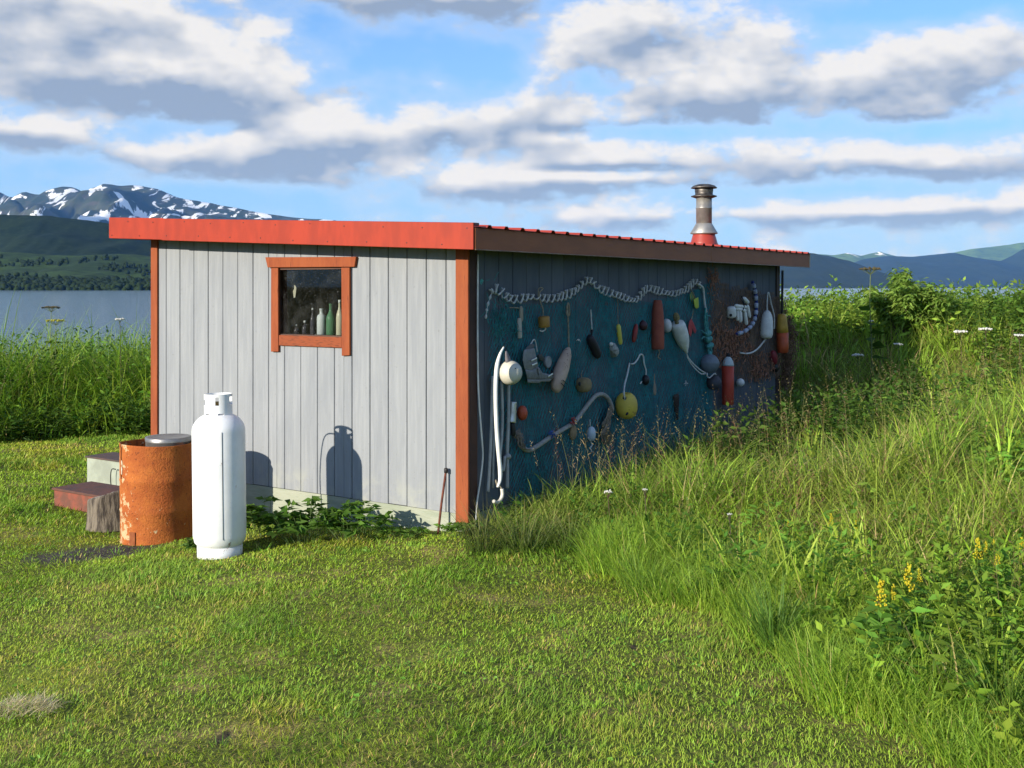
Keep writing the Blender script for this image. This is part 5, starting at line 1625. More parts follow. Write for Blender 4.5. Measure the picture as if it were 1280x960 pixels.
# ---- mown lawn
def lawn():
    v = Veg()
    for (y0, y1, dens, L0, L1, w0, segs) in ((3.4, 5.2, 6400, .018, .044, .0036, 2), (5.2, 7.5, 5000, .018, .042, .0042, 2), (7.5, 10.5, 3400, .020, .045, .0062, 2), (10.5, 18.5, 1500, .028, .06, .0105, 2)):
        xa = -.46 * y1 - 1.2; xb = 2.6
        n = int((y1 - y0) * (xb - xa) * dens)
        x = vr.uniform(xa, xb, n); y = vr.uniform(y0, y1, n)
        s = x - bank_edge(y) + .12 * wob(x, y, 6.0, 1)
        ok = (s < .12) & free(x, y) & (x > -.46 * y - 1.2) & (y < left_edge(x))
        if y0 > 10: ok &= (x < -2.5)
        dirt = ((x + 3.45) / .62) ** 2 + ((y - 9.35) / .34) ** 2 + .5 * fb(x, y, 7, 6)
        ok &= (dirt > 1.0) | (vr.rand(n) < .16)
        # worn spots: rut and bare patches keep fewer blades
        bare = np.zeros(n)
        for (qx, qy, qr) in PITS: bare = np.maximum(bare, np.exp(-(((x - qx) / (qr * .9)) ** 2 + ((y - qy) / (qr * 2.8)) ** 2) * (1 + .6 * fb(x, y, 9, 8))))
        pt = fb(x, y, 1.6, 21)
        ok &= vr.rand(n) > bare * .85
        ok &= vr.rand(n) > np.clip((fb(x, y, 4.2, 5) - .75) * .9, 0, .75)
        x, y, pt = x[ok], y[ok], pt[ok]; n = len(x)
        g = fb(x, y, 2.3, 31); q = fb(x, y, 6.5, 13)
        c = jit(G_LAWN, n, .25, .10)
        c = mixc(c, jit(G_DEEP, n, .25), np.clip(.26 - g * 1.0, 0, .95))
        c = mixc(c, jit(G_YEL, n, .25), np.clip(.02 + pt * .55 + q * .22, 0, .8))
        st = vr.rand(n) < np.clip(.04 + .15 * (q + pt * .6), .01, .45)
        c[st] = jit(G_STRAW, int(st.sum()), .3)
        tall_ = .8 + .95 * np.clip(-g * 1.2 + .3 * q, 0, 1.1)
        L = vr.uniform(L0, L1, n) * tall_
        edge = np.clip(1 + (x - bank_edge(y)) * 3, 0, 1) * (y < 9.2); L = L * (1 + .7 * edge ** 2)
        hd = 2.2 * fb(x, y, 1.1, 61) + vr.normal(0, 1.3, n)                 # the mower combed it in swathes
        v.blades(on_ground(x, y, -.004), L, np.full(n, w0) * vr.uniform(.7, 1.3, n), hd, vr.uniform(.2, 1.2, n), c, segs, tip=mixc(c, jit(G_YEL, n), np.full(n, .30)), start=vr.uniform(.1, .8, n))
    # stronger green tufts the mower left, thatch, and small broad weeds
    n = 5200; y = vr.uniform(3.4, 11, n); x = vr.uniform(-.46 * 11 - 1.2, 2.4, n)
    ok = (x - bank_edge(y) < .05) & free(x, y, .03) & (x > -.46 * y - 1) & (fb(x, y, 1.9, 33) + vr.normal(0, .35, n) > .12)
    x, y = x[ok], y[ok]
    tussocks(x, y, 13, vr.uniform(.04, .085, len(x)), .0042, .035, lambda a, b, m: (lambda c: (c, c * 1.15))(mixc(jit((.150, .300, .034), m, .3), jit(G_LAWN, m, .25), vr.rand(m) ** 2)), (.3, 1.4), 3, v, (.05, .8))
    n = 26000; y = 3.4 + 7.6 * vr.rand(n) ** 1.3; x = vr.uniform(-.46 * 11 - 1.2, 2.4, n)
    ok = (x - bank_edge(y) < .1) & free(x, y, .01) & (x > -.46 * y - 1) & (fb(x, y, 2.4, 35) + vr.normal(0, .3, n) > .25)
    x, y = x[ok], y[ok]; n = len(x)
    v.blades(on_ground(x, y, .004), vr.uniform(.03, .07, n), np.full(n, .0034), vr.uniform(0, 6.28, n), vr.uniform(0, .5, n), jit((.42, .31, .13), n, .35), 2, start=vr.uniform(.9, 1.5, n))
    n = 5200; y = vr.uniform(3.4, 10, n); x = vr.uniform(-.46 * 10 - 1.2, 2.2, n)
    ok = (x - bank_edge(y) < .0) & free(x, y, .03) & (x > -.46 * y - 1) & (fb(x, y, 3.0, 37) > .25)
    x, y = x[ok], y[ok]; n = len(x); a = vr.uniform(0, 6.28, n); e = vr.uniform(.1, .7, n)
    v.leaves(on_ground(x, y, .012), np.stack([np.cos(a) * np.cos(e), np.sin(a) * np.cos(e), np.sin(e)], -1), np.tile([0, 0, 1.0], (n, 1)), vr.uniform(.018, .045, n), vr.uniform(.010, .02, n), jit((.16, .34, .04), n, .3))
    o = link('lawn_grass', v.mesh('lawn_grass', grass_mat))
    tag(o, 'short mown lawn in front of the shed', 'grass', kind='stuff')


lawn()


def bank_col(x, y, n):
    g = fb(x, y, .9, 71); q = fb(x, y, 2.7, 73); s = x - bank_edge(y)
    c = jit(B_GREEN, n, .3, .1)
    c = mixc(c, jit(B_LIGHT, n, .25), np.clip(.45 + g * .5, 0, 1))
    c = mixc(c, jit(B_OLIVE, n, .25), np.clip(.02 + q * .45 + .22 * sstep(.6, 2.5, s) * sstep(5, 7, y), 0, .7))
    c = mixc(c, jit(B_DARK, n, .25), np.clip(-.25 - g * .4 + q * .35, 0, .8))
    c = c * np.clip(1 + vr.normal(0, .22, (n, 1)), .5, 1.6)
    dry = vr.rand(n) < .02 + .04 * sstep(.4, 2.5, s)
    c[dry] = jit(B_DRY, int(dry.sum()), .35)
    return c, mixc(c, jit(B_DRY, n, .3), vr.uniform(0, .25, n))


def hollow(x, y): return ((x - 4.2) / 2.0) ** 2 + ((y - 15.2) / 2.3) ** 2 < 1


def sample(n, y0, y1, s0, s1, xmax, cond=None):
    y = vr.uniform(y0, y1, n); x = bank_edge(y) + vr.uniform(s0, s1, n)
    ok = (x < xmax(y)) & free(x, y, .02)
    if cond is not None: ok &= cond(x, y)
    return x[ok], y[ok]


XM = lambda y: .50 * y + 1.6
# ---- rough grass of the bank
def bank():
    v = Veg()
    # soft fringe along the lawn
    x, y = sample(2500, 3.2, 8.35, -.10, .75, XM)
    tussocks(x, y, 11, np.full(len(x), .30) * (1 + .3 * wob(x, y, 3)), .0042, .07, lambda a, b, n: (lambda c: (c, c * 1.1))(mixc(jit(B_LIGHT, n, .25), jit(B_GREEN, n, .3), vr.rand(n))), (.5, 1.5), 4, v)
    # body of the bank
    x, y = sample(3600, 3.2, 9.5, .25, 6.5, XM)
    tussocks(x, y, 13, (.42 + .14 * sstep(.3, 2.0, x - bank_edge(y))) * np.clip(.88 + .42 * fb(x, y, 2.6, 3) + vr.normal(0, .14, len(x)), .4, 1.5), .0078, .09, bank_col, (.5, 2.0), 4, v, (.05, .8))
    x, y = sample(3000, 9.2, 16.5, .15, 8.0, XM)
    tussocks(x, y, 11, .46 * np.clip(.95 + .40 * fb(x, y, 2.0, 3) + vr.normal(0, .14, len(x)), .4, 1.5), .0110, .13, bank_col, (.5, 1.9), 4, v, (.05, .8))
    x, y = sample(2200, 15.2, 25, .1, 13.0, lambda y: .52 * y + 2)
    tussocks(x, y, 9, .62 + .12 * wob(x, y, 1.4, 3), .014, .2, bank_col, (.3, 1.3), 3, v)
    x, y = sample(210, 4.5, 14, .5, 6.5, XM, lambda a, b: fb(a, b, 1.1, 141) > .0)
    tussocks(x, y, 9, np.full(len(x), .50) * vr.uniform(.8, 1.2, len(x)), .017, .07, lambda a, b, n: (lambda c: (c, c * 1.1))(jit(B_LIGHT, n, .25)), (.15, .9), 5, v, (.02, .35))
    # drooping rank grass in the shade along the wall
    yl = vr.uniform(.05, 6.5, 560); xl = vr.uniform(.06, .75, 560)
    px_ = SC.x + SX.x * xl + SY.x * yl; py_ = SC.y + SX.y * xl + SY.y * yl
    tussocks(px_, py_, 16, .30 + .20 * sstep(0, 5, yl) + .10 * wob(px_, py_, 4), .0055, .09, lambda a, b, n: (lambda c: (c, mixc(c, jit(B_DRY, n, .3), vr.uniform(.1, .7, n))))(mixc(jit(B_GREEN, n, .3), jit(B_OLIVE, n, .3), vr.rand(n))), (.8, 2.1), 6, v)
    # low fill so the soil never shows
    x, y = sample(26000, 3.2, 20, 0, 8.5, XM)
    n = len(x); c, t_ = bank_col(x, y, n)
    v.blades(on_ground(x, y), vr.uniform(.10, .30, n), np.full(n, .009), vr.uniform(0, 6.28, n), vr.uniform(.4, 1.6, n), c * .9, 3, start=vr.uniform(.1, .9, n))
    print('tall grass', v.n); o = link('tall_grass', v.mesh('tall_grass', grass_mat))
    tag(o, 'rank uncut grass covering the bank right of the shed', 'grass', kind='stuff')


bank()

# ---- seed heads over the bank
def seeds():
    v = Veg()
    def heads(x, y, H, col, w):
        n = len(x); az = vr.uniform(0, 6.28, n); ln = vr.uniform(.02, .35, n); bd = vr.uniform(.0, .5, n)
        P = on_ground(x, y)
        c = jit(col, n, .3, .12)
        v.blades(P, H, np.full(n, w * .55), az, bd, mixc(jit(B_OLIVE, n), c, np.full(n, .5)), 4, tip=c, start=ln)
        # panicle: short slivers along the upper stem
        for k in range(11):
            t = .68 + .32 * k / 10
            ang = ln + bd * t ** 1.3 * .55
            hx = H * t * np.sin(ang); hz_ = H * t * np.cos(ang)
            B = P + np.stack([hx * np.cos(az), hx * np.sin(az), hz_], -1)
            a2 = vr.uniform(0, 6.28, n); e = vr.uniform(.5, 1.2, n)
            D = np.stack([np.cos(a2) * np.cos(e), np.sin(a2) * np.cos(e), np.sin(e)], -1)
            U = np.stack([-np.sin(a2), np.cos(a2), np.zeros(n)], -1)
            v.leaves(B, D, U, vr.uniform(.018, .05, n) * (1.2 - .6 * (k / 10)), np.full(n, w * 1.1), c * vr.uniform(.7, 1.3, (n, 1)), droop=.15)
    x, y = sample(380, 4.5, 10, .5, 6, XM, lambda a, b: fb(a, b, 1.2, 91) > -.15)
    heads(x, y, vr.uniform(.55, .95, len(x)), (.24, .19, .075), .0032)
    x, y = sample(850, 8.0, 15, .5, 8, XM, lambda a, b: fb(a, b, .9, 93) > -.1)
    heads(x, y, vr.uniform(.6, 1.0, len(x)), (.23, .185, .08), .0050)
    x, y = sample(300, 5.5, 9.5, .4, 4, XM)
    heads(x, y, vr.uniform(.5, .85, len(x)), (.17, .075, .055), .0036)
    # pale heads against the dark wall
    yl = np.concatenate([vr.normal(4.9, .28, 46), vr.uniform(.2, 6, 60)]); xl = vr.uniform(.12, .6, len(yl))
    heads(SC.x + SX.x * xl + SY.x * yl, SC.y + SX.y * xl + SY.y * yl, vr.uniform(.45, .8, len(yl)), (.36, .28, .15), .0042)
    # left of the shed
    x = vr.uniform(-13, -3.6, 420); y = left_edge(x) + vr.uniform(.3, 4.5, 420)
    heads(x, y, vr.uniform(1.0, 1.5, 420), (.22, .19, .08), .008)
    o = link('grass_seed_heads', v.mesh('grass_seed_heads', grass_mat))
    tag(o, 'brownish seed heads standing over the rough grass', 'grass', kind='stuff')


seeds()

# ---- leafy growth
def forbs():
    v = Veg()
    def mounds(x, y, r, h, per, ll, lw, col):
        """bushy heaps of leaves, denser towards their skin"""
        m = len(x); k = np.repeat(np.arange(m), per); n = len(k)
        a = vr.uniform(0, 6.28, n); u = vr.uniform(-.1, 1, n); e = np.arcsin(np.clip(u, -1, 1)); q = vr.rand(n) ** .4
        rx = (r[k] * q); d = np.stack([np.cos(a) * np.cos(e), np.sin(a) * np.cos(e), np.sin(e)], -1)
        lump = 1 + .25 * np.sin(a * 3 + k) * np.cos(e * 4 + k * 1.7)
        P = on_ground(x, y)[k] + np.stack([d[:, 0] * rx * lump, d[:, 1] * rx * lump, h[k] * (.25 + .75 * d[:, 2] * q * lump)], -1)
        D = d * .7 + vr.normal(0, .55, (n, 3)); D[:, 2] = D[:, 2] * .6 + .1
        U = d + np.array([0, 0, .6]) + vr.normal(0, .35, (n, 3))
        cc = (jit(col, m, .28, .12)[k]) * vr.uniform(.75, 1.25, (n, 1))
        v.leaves(P, D, U, ll * vr.uniform(.6, 1.3, n), lw * vr.uniform(.6, 1.3, n), cc, droop=.3)
    def put(x, y, H, nl, ll, lw, col, rise=.45, lean=.12):
        n = len(x)
        if n == 0: return
        c = jit(col, n, .3, .1)
        v.stalks(on_ground(x, y), H * (.88 + .14 * fb(x, y, 1.9, 17) + vr.uniform(-.13, .13, n)), vr.uniform(0, 6.28, n), np.abs(vr.normal(0, lean, n)), nl, np.full(n, ll) * vr.uniform(.8, 1.2, n), np.full(n, lw), c, c * .7, rise=rise)
    # leafy belt behind the lawn at the left
    x = vr.uniform(-14, -3.3, 800); y = left_edge(x) + vr.uniform(.0, 4.5, 800); ok = free(x, y, .1)
    put(x[ok], y[ok], np.full(ok.sum(), .62) + .92 * sstep(0, 2.2, y[ok] - left_edge(x[ok])), 20, .17, .042, (0.072, 0.142, 0.023), .35, .16)
    x = vr.uniform(-14, -3.3, 420); y = left_edge(x) + vr.uniform(-.25, .5, 420); ok = free(x, y, .1)
    put(x[ok], y[ok], np.full(ok.sum(), .45), 12, .16, .06, (0.072, 0.133, 0.023), .3, .3)
    x = vr.uniform(-14, -3.4, 210); y = left_edge(x) + vr.uniform(.15, 4.2, 210); ok = free(x, y, .25); x, y = x[ok], y[ok]
    mounds(x, y, vr.uniform(.25, .5, len(x)), (.45 + .85 * sstep(0, 2.0, y - left_edge(x))) * vr.uniform(.75, 1.1, len(x)), 110, .13, .045, (0.194, 0.349, 0.046))
    x, y = sample(360, 12.5, 21, .7, 12, lambda q: .53 * q + 2.5, lambda a, b: ~hollow(a, b))
    mounds(x, y, vr.uniform(.25, .5, len(x)), vr.uniform(.28, .80, len(x)), 90, .12, .045, (0.178, 0.318, 0.046))
    x, y = sample(150, 15.0, 21, .7, 12, lambda q: .53 * q + 2.5, lambda a, b: ~hollow(a, b))
    mounds(x, y, vr.uniform(.3, .5, len(x)), vr.uniform(.45, .9, len(x)), 100, .13, .05, (0.264, 0.403, 0.056))
    x, y = sample(130, 4.5, 13, .5, 6, XM, lambda a, b: fb(a, b, 1.3, 119) > .05)
    mounds(x, y, vr.uniform(.12, .24, len(x)), vr.uniform(.25, .42, len(x)), 60, .085, .032, (0.178, 0.333, 0.046))
    # bushy belt on the bank, far right
    def belt(a, b): return ((fb(a, b, .55, 101) + .12 * (b - 12)) > -.1) & ~hollow(a, b)
    x, y = sample(1500, 10.5, 17.5, .9, 9, lambda q: .52 * q + 2, belt)
    put(x, y, np.full(len(x), .72), 18, .13, .045, (0.084, 0.157, 0.026), .3, .18)
    x, y = sample(1200, 14.0, 21.5, .3, 13, lambda q: .53 * q + 2.5, lambda a, b: ~hollow(a, b))
    put(x, y, .70 + .16 * fb(x, y, 1.1, 29), 20, .14, .045, (0.123, 0.203, 0.029), .4, .14)
    # scattered broad leaves low in the near bank
    x, y = sample(800, 3.4, 9.5, .15, 5.5, XM, lambda a, b: fb(a, b, 1.3, 111) > -.1)
    put(x, y, np.full(len(x), .36), 11, .085, .032, (0.084, 0.174, 0.026), .35, .25)
    x, y = sample(420, 3.5, 6.8, .35, 3.2, XM, lambda a, b: fb(a, b, 1.5, 131) > -.35)
    put(x, y, np.full(len(x), .50), 15, .115, .036, (0.192, 0.300, 0.036), .35, .16)
    x, y = sample(200, 3.4, 6.6, .05, 1.0, XM)
    put(x, y, np.full(len(x), .22), 9, .11, .050, (0.243, 0.370, 0.041), .3, .3)
    x, y = sample(150, 3.3, 6.4, .1, 1.6, XM)
    put(x, y, np.full(len(x), .24), 9, .10, .05, (0.123, 0.239, 0.032), .25, .3)
    x, y = sample(500, 9.2, 14, .9, 6, XM, lambda a, b: fb(a, b, 1.3, 113) > .15)
    put(x, y, np.full(len(x), .5), 12, .10, .036, (0.065, 0.133, 0.023), .35, .25)
    o = link('leafy_weeds', v.mesh('leafy_weeds', leafm))
    tag(o, 'leafy green weeds growing through the rough grass', 'weeds', kind='stuff')
    w = Veg()
    x = vr.uniform(-15, -3.2, 2300); y = left_edge(x) + vr.uniform(.05, 5.5, 2300); ok = free(x, y, .1); x, y = x[ok], y[ok]
    tussocks(x, y, 13, (.58 + 1.12 * sstep(0, 2.2, y - left_edge(x))) * (1 + .16 * fb(x, y, 1.9, 6) + vr.normal(0, .1, len(x))), .017, .2, lambda a, b, n: (lambda c: (c, mixc(c, jit(B_LIGHT, n), vr.uniform(0, .6, n))))(mixc(jit(B_GREEN, n, .3), jit(B_LIGHT, n, .3), np.clip(vr.rand(n) * .9 + .2 * fb(a, b, 1.1, 7), 0, 1))), (.5, 1.9), 5, w, (.0, .5))
    o = link('tall_grass', w.mesh('tall_grass', grass_mat))
    tag(o, 'tall meadow grass between the lawn and the water at the left', 'grass', kind='stuff')


forbs()


# ---- single plants
def on_bank(px, py, h, t0=3.5, t1=26.0):
    """the spot on the bank where a head of height h shows at this pixel"""
    d = ray(px, py); best = None
    for t in np.arange(t0, t1, .05):
        z = CAMZ + d.z * t
        if z <= float(ground_h(d.x * t, t)) + h:
            return Vector((d.x * t, t, float(ground_h(d.x * t, t))))
    return Vector((d.x * t1, t1, float(ground_h(d.x * t1, t1))))


def blobs(n, pts, r, col):
    """small rounded florets"""
    bm = bmesh.new(); bmesh.ops.create_icosphere(bm, subdivisions=1, radius=1); bv = np.array([q.co[:] for q in bm.verts]); bf = np.array([[q.index for q in f.verts] for f in bm.faces]); bm.free()
    v = Veg()
    R_ = np.asarray(r)[:, None, None] if np.ndim(r) else r
    V = bv[None] * R_ * vr.uniform(.75, 1.25, (n, len(bv), 1)) + pts[:, None]
    v.push(V, bf[None] + (np.arange(n) * len(bv))[:, None, None], np.repeat(col[:, None], len(bv), 1))
    return v


def goldenrod(px, py, h, size, label):
    p = on_bank(px, py, h)
    k = p.y / FPX
    o = empty('goldenrod', p, 0, label, 'flower', 'goldenrod flowers on the bank')
    v = Veg(); n = 3
    P = np.zeros((n, 3)); P[:, :2] = vr.normal(0, .03, (n, 2)); P[0] = 0
    H = np.array([h, h * .8, h * .65]); az = vr.uniform(0, 6.28, n); ln = np.array([.02, .25, .3])
    v.stalks(P, H, az, ln, 16, np.full(n, .13), np.full(n, .040), jit((.140, .290, .042), n), jit((.12, .20, .035), n), top=.92, rise=.4)
    link('foliage', v.mesh('foliage', leafm), o)
    spikes = [(0, 0, h, size * k)]
    if size > 24: spikes.append((size * .45 * k, .01, h - size * .12 * k, size * .55 * k))
    for (sx, sy, top, ln_) in spikes:
        m = int(34 + ln_ * 260); t = vr.rand(m)
        rad = ln_ * .24 * (1.05 - .75 * t) ; a = vr.uniform(0, 6.28, m)
        pts = np.stack([sx + np.cos(a) * rad * vr.uniform(.3, 1.1, m), sy + np.sin(a) * rad * vr.uniform(.3, 1.1, m), top - ln_ * (1 - t) + ln_ * .12], -1)
        c = mixc(jit((.62, .48, .025), m, .2), jit((.46, .46, .03), m, .2), vr.rand(m))
        link('flower_spike', blobs(m, pts, ln_ * .042 * vr.uniform(.8, 1.3, m), c).mesh('flower_spike', bloom), o)
    return o


for (px, py, h, s, lab) in ((1102, 730, .50, 34, 'yellow goldenrod at the foot of the bank, the lower left of the two big ones'),
                            (1136, 710, .55, 32, 'yellow goldenrod just behind the lowest big one'),
                            (1222, 678, .55, 26, 'yellow goldenrod near the right edge, left of a close pair'),
                            (1242, 676, .5, 14, 'small yellow goldenrod spike, upper of the close pair at the right'),
                            (1247, 692, .5, 17, 'small yellow goldenrod spike, lower of the close pair at the right'),
                            (1277, 674, .5, 16, 'yellow goldenrod cut by the right edge of the view'),
                            (1039, 645, .5, 15, 'small yellow goldenrod with dense leaves in the middle of the bank'),
                            (1070, 652, .5, 11, 'budding goldenrod right of the dense leaved one'),
                            (950, 668, .42, 9, 'green budded goldenrod near the lawn edge'),
                            (985, 652, .42, 8, 'tiny budded goldenrod halfway up the bank')):
    goldenrod(px, py, h, s, lab)


def umbel(px, py, h, rpx, label, base=None, col=(.72, .70, .66), cat='flower'):
    p = on_bank(px, py, h) if base is None else base
    k = p.y / FPX
    o = empty('yarrow', p, 0, label, cat, 'white umbels in the rough grass')
    MB().tube([(0, 0, -.02), (.012, .0, h * .5), (0, 0, h - .02)], [.004, .0035, .003], 5).build('stem', mat('brown green stem', (.07, .065, .03), (.09, .05, .03), scale=9, rough=.9), o, True)
    m = 40; a = vr.uniform(0, 6.28, m); r = rpx * k * np.sqrt(vr.rand(m))
    pts = np.stack([np.cos(a) * r, np.sin(a) * r, h + .010 - .12 * r ** 2 / (rpx * k)], -1) + vr.normal(0, .003, (m, 3))
    link('flower_head', blobs(m, pts, rpx * k * .17 * vr.uniform(.7, 1.3, m), jit(col, m, .12, .03)).mesh('flower_head', bloom), o)
    mb = MB()
    for j in range(9):
        a_ = j / 9 * 6.28; mb.tube([(0, 0, h - .05), (math.cos(a_) * rpx * k * .7, math.sin(a_) * rpx * k * .7, h)], .0016, 3, cap=False)
    mb.build('ray_stalks', MATS['brown green stem'], o)
    return o


for (px, py, h, r, lab) in ((1072, 446, .62, 6.5, 'white umbel flower at the edge of the shed shadow'), (1201, 418, .75, 7.5, 'left of the two white umbels on the sunny bank'),
                            (1232, 413, .75, 8, 'right of the two white umbels on the sunny bank'), (1274, 420, .75, 6, 'flat white umbel cut by the right edge of the view'),
                            (1123, 433, .6, 5, 'small flat white umbel right of the shed shadow'), (1089, 404, .7, 3, 'tiny white flower in the dark leafy belt of the bank'),
                            (760, 617, .36, 5, 'white flower near the wall at the foot of the bank'), (806, 614, .40, 3, 'small white flower right of the one near the wall'),
                            (912, 646, .36, 3, 'tiny white flower low in the middle of the bank')):
    umbel(px, py, h, r, lab)


def parsnip(pos, h, label, yellow, name='cow_parsnip'):
    o = empty(name, pos, 0, label, 'plant')
    MB().tube([(0, 0, -.03), (.02, 0, h * .4), (-.01, .0, h * .75), (0, 0, h)], [.011, .009, .007, .005], 6).build('stem', mat('pale green stem', (.14, .18, .05), (.10, .13, .04), scale=8, rough=.8), o, True)
    mb = MB(); pts = []
    for j in range(13):
        a_ = j / 13 * 6.28; rr = .14 * (.5 + .5 * (j % 3) / 2)
        e = (math.cos(a_) * rr, math.sin(a_) * rr, h + .10 - rr * .2); mb.tube([(0, 0, h), e], .0025, 4, cap=False)
        for _ in range(6): pts.append((e[0] + vr.normal(0, .016), e[1] + vr.normal(0, .016), e[2] + vr.normal(0, .006)))
    mb.build('ray_stalks', MATS['pale green stem'], o)
    pts = np.array(pts); c = jit((.42, .40, .05) if yellow else (.12, .10, .05), len(pts), .2)
    link('flower_head', blobs(len(pts), pts, .011 * vr.uniform(.7, 1.3, len(pts)), c).mesh('flower_head', bloom), o)
    v = Veg(); n = 7
    a = vr.uniform(0, 6.28, n); B = np.stack([np.zeros(n), np.zeros(n), vr.uniform(.2, .75, n) * h], -1)
    D = np.stack([np.cos(a), np.sin(a), vr.uniform(.0, .5, n)], -1); U = np.tile([0, 0, 1.0], (n, 1))
    v.leaves(B, D, U, vr.uniform(.22, .34, n), vr.uniform(.14, .2, n), jit((.05, .10, .018), n))
    link('foliage', v.mesh('foliage', leafm), o)
    return o


zz_ = 18.3
parsnip(Vector(((70 - 640) / FPX * zz_, zz_, -.25)), CAMZ - (402 - HZN) / FPX * zz_ + .25 - .06, 'yellow flowered stalk standing above the grass at the left against the water', True)
parsnip(Vector(((64 - 640) / FPX * 18.9, 18.9, -.25)), CAMZ - (384 - HZN) / FPX * 18.9 + .25 - .08, 'dark dry umbel stalk rising tallest at the left against the water', False)
umbel(150, 399, .0, 6, 'white umbel over the grass left of the shed against the water', base=None) if False else None
wb = Vector(((150 - 640) / FPX * 18.4, 18.4, -.25)); umbel(150, 399, CAMZ - (399 - HZN) / FPX * 18.4 + .25, 5.5, 'white umbel over the grass left of the shed against the water', base=wb)
sp_ = Vector(((1088 - 640) / FPX * 15.5, 15.5, 0)); sp_.z = float(ground_h(sp_.x, sp_.y))
parsnip(sp_, CAMZ - (334 - HZN) / FPX * 15.5 - sp_.z - .1, 'dry brown umbel stalk left of the elder bush', False)


# elder bush on the skyline
def bush():
    y = 16.6; x = (1127 - 640) / FPX * y; z = float(ground_h(x, y))
    top = CAMZ + (HZN - 330) / FPX * y - z
    o = empty('elder_bush', Vector((x, y, z)), 0, 'dark leafy elder bush rising above the bank on the skyline', 'bush')
    mb = MB(); tips = []
    for i in range(22):
        a = vr.uniform(0, 6.28); s = vr.uniform(.2, .66) * (1 if i % 4 else .35)
        hh = top * vr.uniform(.70, .98) * (1.0 - .35 * abs(s) / .66)
        pts = [(vr.normal(0, .03), vr.normal(0, .03), 0), (math.cos(a) * s * .35, math.sin(a) * s * .35, hh * .5), (math.cos(a) * s * .8, math.sin(a) * s * .8, hh * .85), (math.cos(a) * s, math.sin(a) * s, hh)]
        sp = spline(pts, 5); mb.tube(sp, [.016 - .012 * k_ / len(sp) for k_ in range(len(sp))], 5)
        for k_ in range(5, len(sp)): tips.append(sp[k_])
    mb.build('trunk', mat('grey brown twig bark', (.10, .07, .045), (.07, .05, .035), scale=12, rough=.9), o, True)
    T = np.array([t[:] for t in tips]); n = len(T) * 22; k = np.repeat(np.arange(len(T)), 22)
    B = T[k] + vr.normal(0, .055, (n, 3)); a = vr.uniform(0, 6.28, n); e = vr.uniform(-.5, .5, n)
    D = np.stack([np.cos(a) * np.cos(e), np.sin(a) * np.cos(e), np.sin(e)], -1); U = np.tile([0, 0, 1.0], (n, 1)) + vr.normal(0, .25, (n, 3))
    v = Veg(); v.leaves(B, D, U, vr.uniform(.07, .14, n), vr.uniform(.028, .048, n), jit((.200, .310, .058), n, .4), droop=.45)
    c = link('crown', v.mesh('crown', leafm), o); tag(c, kind='stuff')


bush()


# leafy plants along the front skirting
def leafy(px, py, zg, n, r, ll, lw, col, label, name='leafy_plant', h=.16):
    p = ground_pt(px, py, zg); p = ground_pt(px, py, float(ground_h(p.x, p.y)))
    p.z = float(ground_h(p.x, p.y))
    o = empty(name, p, 0, label, 'plant')
    B = []; D = []; 
    mb = MB()
    for i in range(n):
        a = vr.uniform(0, 6.28); q = r * math.sqrt(vr.rand()); zt = h * vr.uniform(.45, 1.1) * (1 - .45 * q / r)
        c = Vector((math.cos(a) * q, math.sin(a) * q * .6, zt))
        mb.tube([(c.x * .5, c.y * .5, -.01), (c.x * .8, c.y * .8, zt * .6), tuple(c)], .0016, 3, cap=False)
        m = 6; off = vr.uniform(0, 6.28)
        for j in range(m):
            b = off + j / m * 6.28 * .8; e = vr.uniform(-.05, .45)
            B.append(c[:]); D.append((math.cos(b) * math.cos(e), math.sin(b) * math.cos(e), math.sin(e)))
    mb.build('stems', mat('weed stem green', (.06, .10, .025), rough=.9), o)
    B = np.array(B); D = np.array(D); k = len(B); U = np.tile([0, 0, 1.0], (k, 1)) + vr.normal(0, .2, (k, 3))
    v = Veg(); v.leaves(B, D, U, ll * vr.uniform(.6, 1.2, k), lw * vr.uniform(.7, 1.2, k), jit(col, k, .3), droop=.25)
    c = link('foliage', v.mesh('foliage', leafm), o)
    return o


leafy(332, 674, -.10, 34, .24, .115, .052, (0.109, 0.210, 0.032), 'bright leafy plant beside the white cylinder', h=.36)
leafy(382, 678, -.07, 52, .32, .115, .048, (0.094, 0.189, 0.032), 'largest leafy clump by the skirting below the cylinder shadow', h=.38)
leafy(446, 678, -.05, 40, .28, .11, .046, (0.102, 0.203, 0.032), 'leafy clump by the skirting right of the cylinder shadow', h=.32)
leafy(500, 675, -.03, 22, .22, .06, .028, (0.116, 0.217, 0.035), 'low leafy patch by the skirting left of the iron stake', h=.13)
leafy(572, 672, -.02, 20, .16, .08, .036, (0.131, 0.239, 0.038), 'small bright leafy plant right of the iron stake', h=.18)
leafy(238, 688, -.15, 9, .09, .07, .032, (0.080, 0.152, 0.029), 'tiny leafy weed between the rusty drum and the white cylinder', h=.10)
leafy(900, 752, .02, 22, .22, .10, .046, (0.123, 0.246, 0.032), 'bright broad leaved weed where the bank meets the lawn', h=.22)
leafy(1100, 830, .03, 34, .28, .12, .050, (0.102, 0.217, 0.032), 'broad leaved weed clump below the big goldenrods', h=.30)
leafy(1165, 862, .03, 26, .22, .12, .052, (0.131, 0.254, 0.035), 'bright broad leaved weed at the lower right of the bank', h=.26)
leafy(1215, 858, .05, 8, .10, .09, .045, (.50, .30, .03), 'orange yellow autumn leaves low at the right of the bank', h=.16)
leafy(1180, 892, .03, 6, .08, .07, .04, (.55, .42, .06), 'pale yellow leaves at the foot of the bank', h=.08)
leafy(1248, 920, .05, 8, .10, .07, .045, (.52, .40, .05), 'yellow leaves in the lower right corner', h=.10)


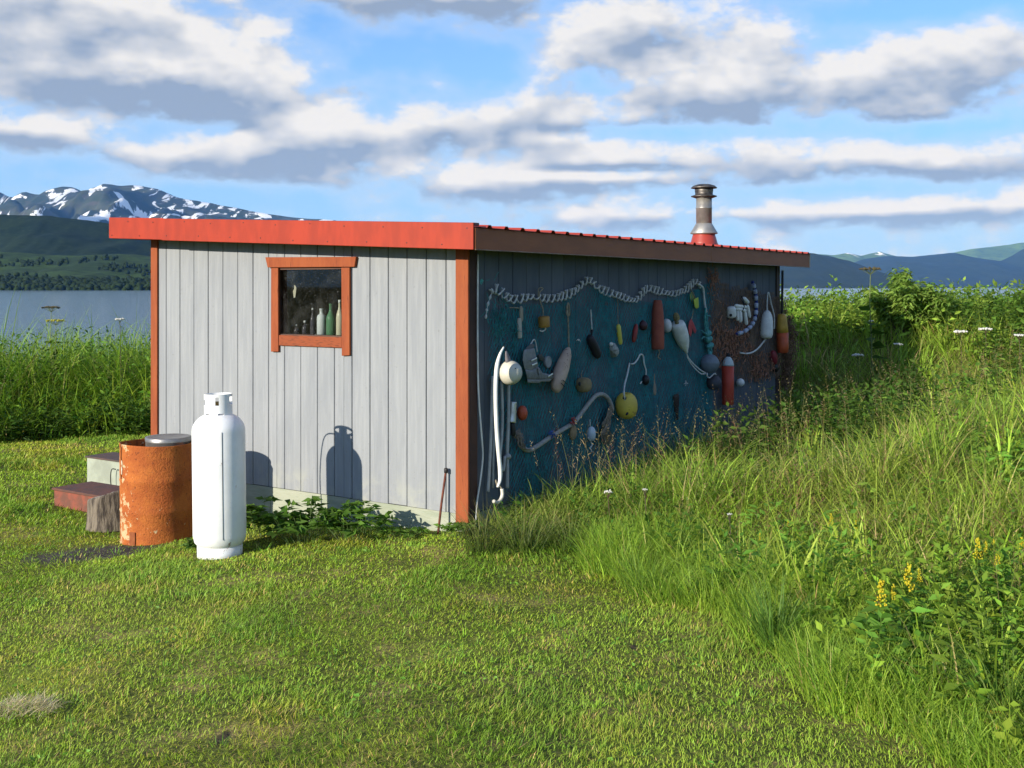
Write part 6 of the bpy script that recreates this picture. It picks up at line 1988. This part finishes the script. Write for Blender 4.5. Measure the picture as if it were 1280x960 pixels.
def clump(px, py, zg, n, L, W, label, col, dry=.3, spread=.07, bend=(.6, 1.8), name='grass_tussock'):
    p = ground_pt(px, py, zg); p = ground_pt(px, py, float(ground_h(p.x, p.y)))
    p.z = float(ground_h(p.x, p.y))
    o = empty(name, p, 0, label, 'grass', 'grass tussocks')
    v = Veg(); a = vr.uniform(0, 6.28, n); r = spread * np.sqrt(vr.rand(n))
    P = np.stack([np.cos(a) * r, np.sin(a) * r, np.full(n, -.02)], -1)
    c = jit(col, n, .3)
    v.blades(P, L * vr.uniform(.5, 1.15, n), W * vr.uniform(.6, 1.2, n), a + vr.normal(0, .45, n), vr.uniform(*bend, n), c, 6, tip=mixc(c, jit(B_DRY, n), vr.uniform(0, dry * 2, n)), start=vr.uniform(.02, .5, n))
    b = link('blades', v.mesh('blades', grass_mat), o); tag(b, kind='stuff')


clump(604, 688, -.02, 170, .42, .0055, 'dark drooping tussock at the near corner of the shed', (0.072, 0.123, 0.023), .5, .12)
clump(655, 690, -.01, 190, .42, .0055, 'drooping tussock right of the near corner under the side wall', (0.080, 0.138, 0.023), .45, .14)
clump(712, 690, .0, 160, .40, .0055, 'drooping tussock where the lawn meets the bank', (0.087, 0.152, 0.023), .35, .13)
clump(968, 812, .01, 190, .46, .0048, 'fine fan shaped tussock with straw coloured foot at the lawn edge', (0.109, 0.217, 0.032), .1, .06, (.25, 1.2))
clump(800, 742, .0, 150, .36, .0045, 'soft bright tussock on the lawn edge of the bank', (0.131, 0.232, 0.032), .1, .10)
clump(1262, 905, .05, 150, .52, .006, 'arching tussock at the lower right corner of the view', (0.116, 0.225, 0.035), .2, .10, (.5, 1.6))
clump(1105, 560, .55, 120, .5, .0075, 'pale upright tussock in the middle of the bank', (.12, .175, .03), .15, .10, (.2, .9))
h0 = ground_pt(28, 893, -.13); h0.z = float(ground_h(h0.x, h0.y)) + .01
o = empty('dry_grass_heap', h0, 0, 'little heap of dry cut grass at the lower left of the lawn', 'grass')
v = Veg(); n = 420; a = vr.uniform(0, 6.28, n); r = np.sqrt(vr.rand(n))
P = np.stack([np.cos(a) * r * .17, np.sin(a) * r * .12, .03 + .03 * (1 - r)], -1)
v.blades(P, vr.uniform(.05, .12, n), np.full(n, .003), vr.uniform(0, 6.28, n), vr.uniform(0, .8, n), jit((.70, .58, .36), n, .3), 3, start=vr.uniform(.8, 1.5, n))
tag(link('cuttings', v.mesh('cuttings', grass_mat), o), kind='stuff')
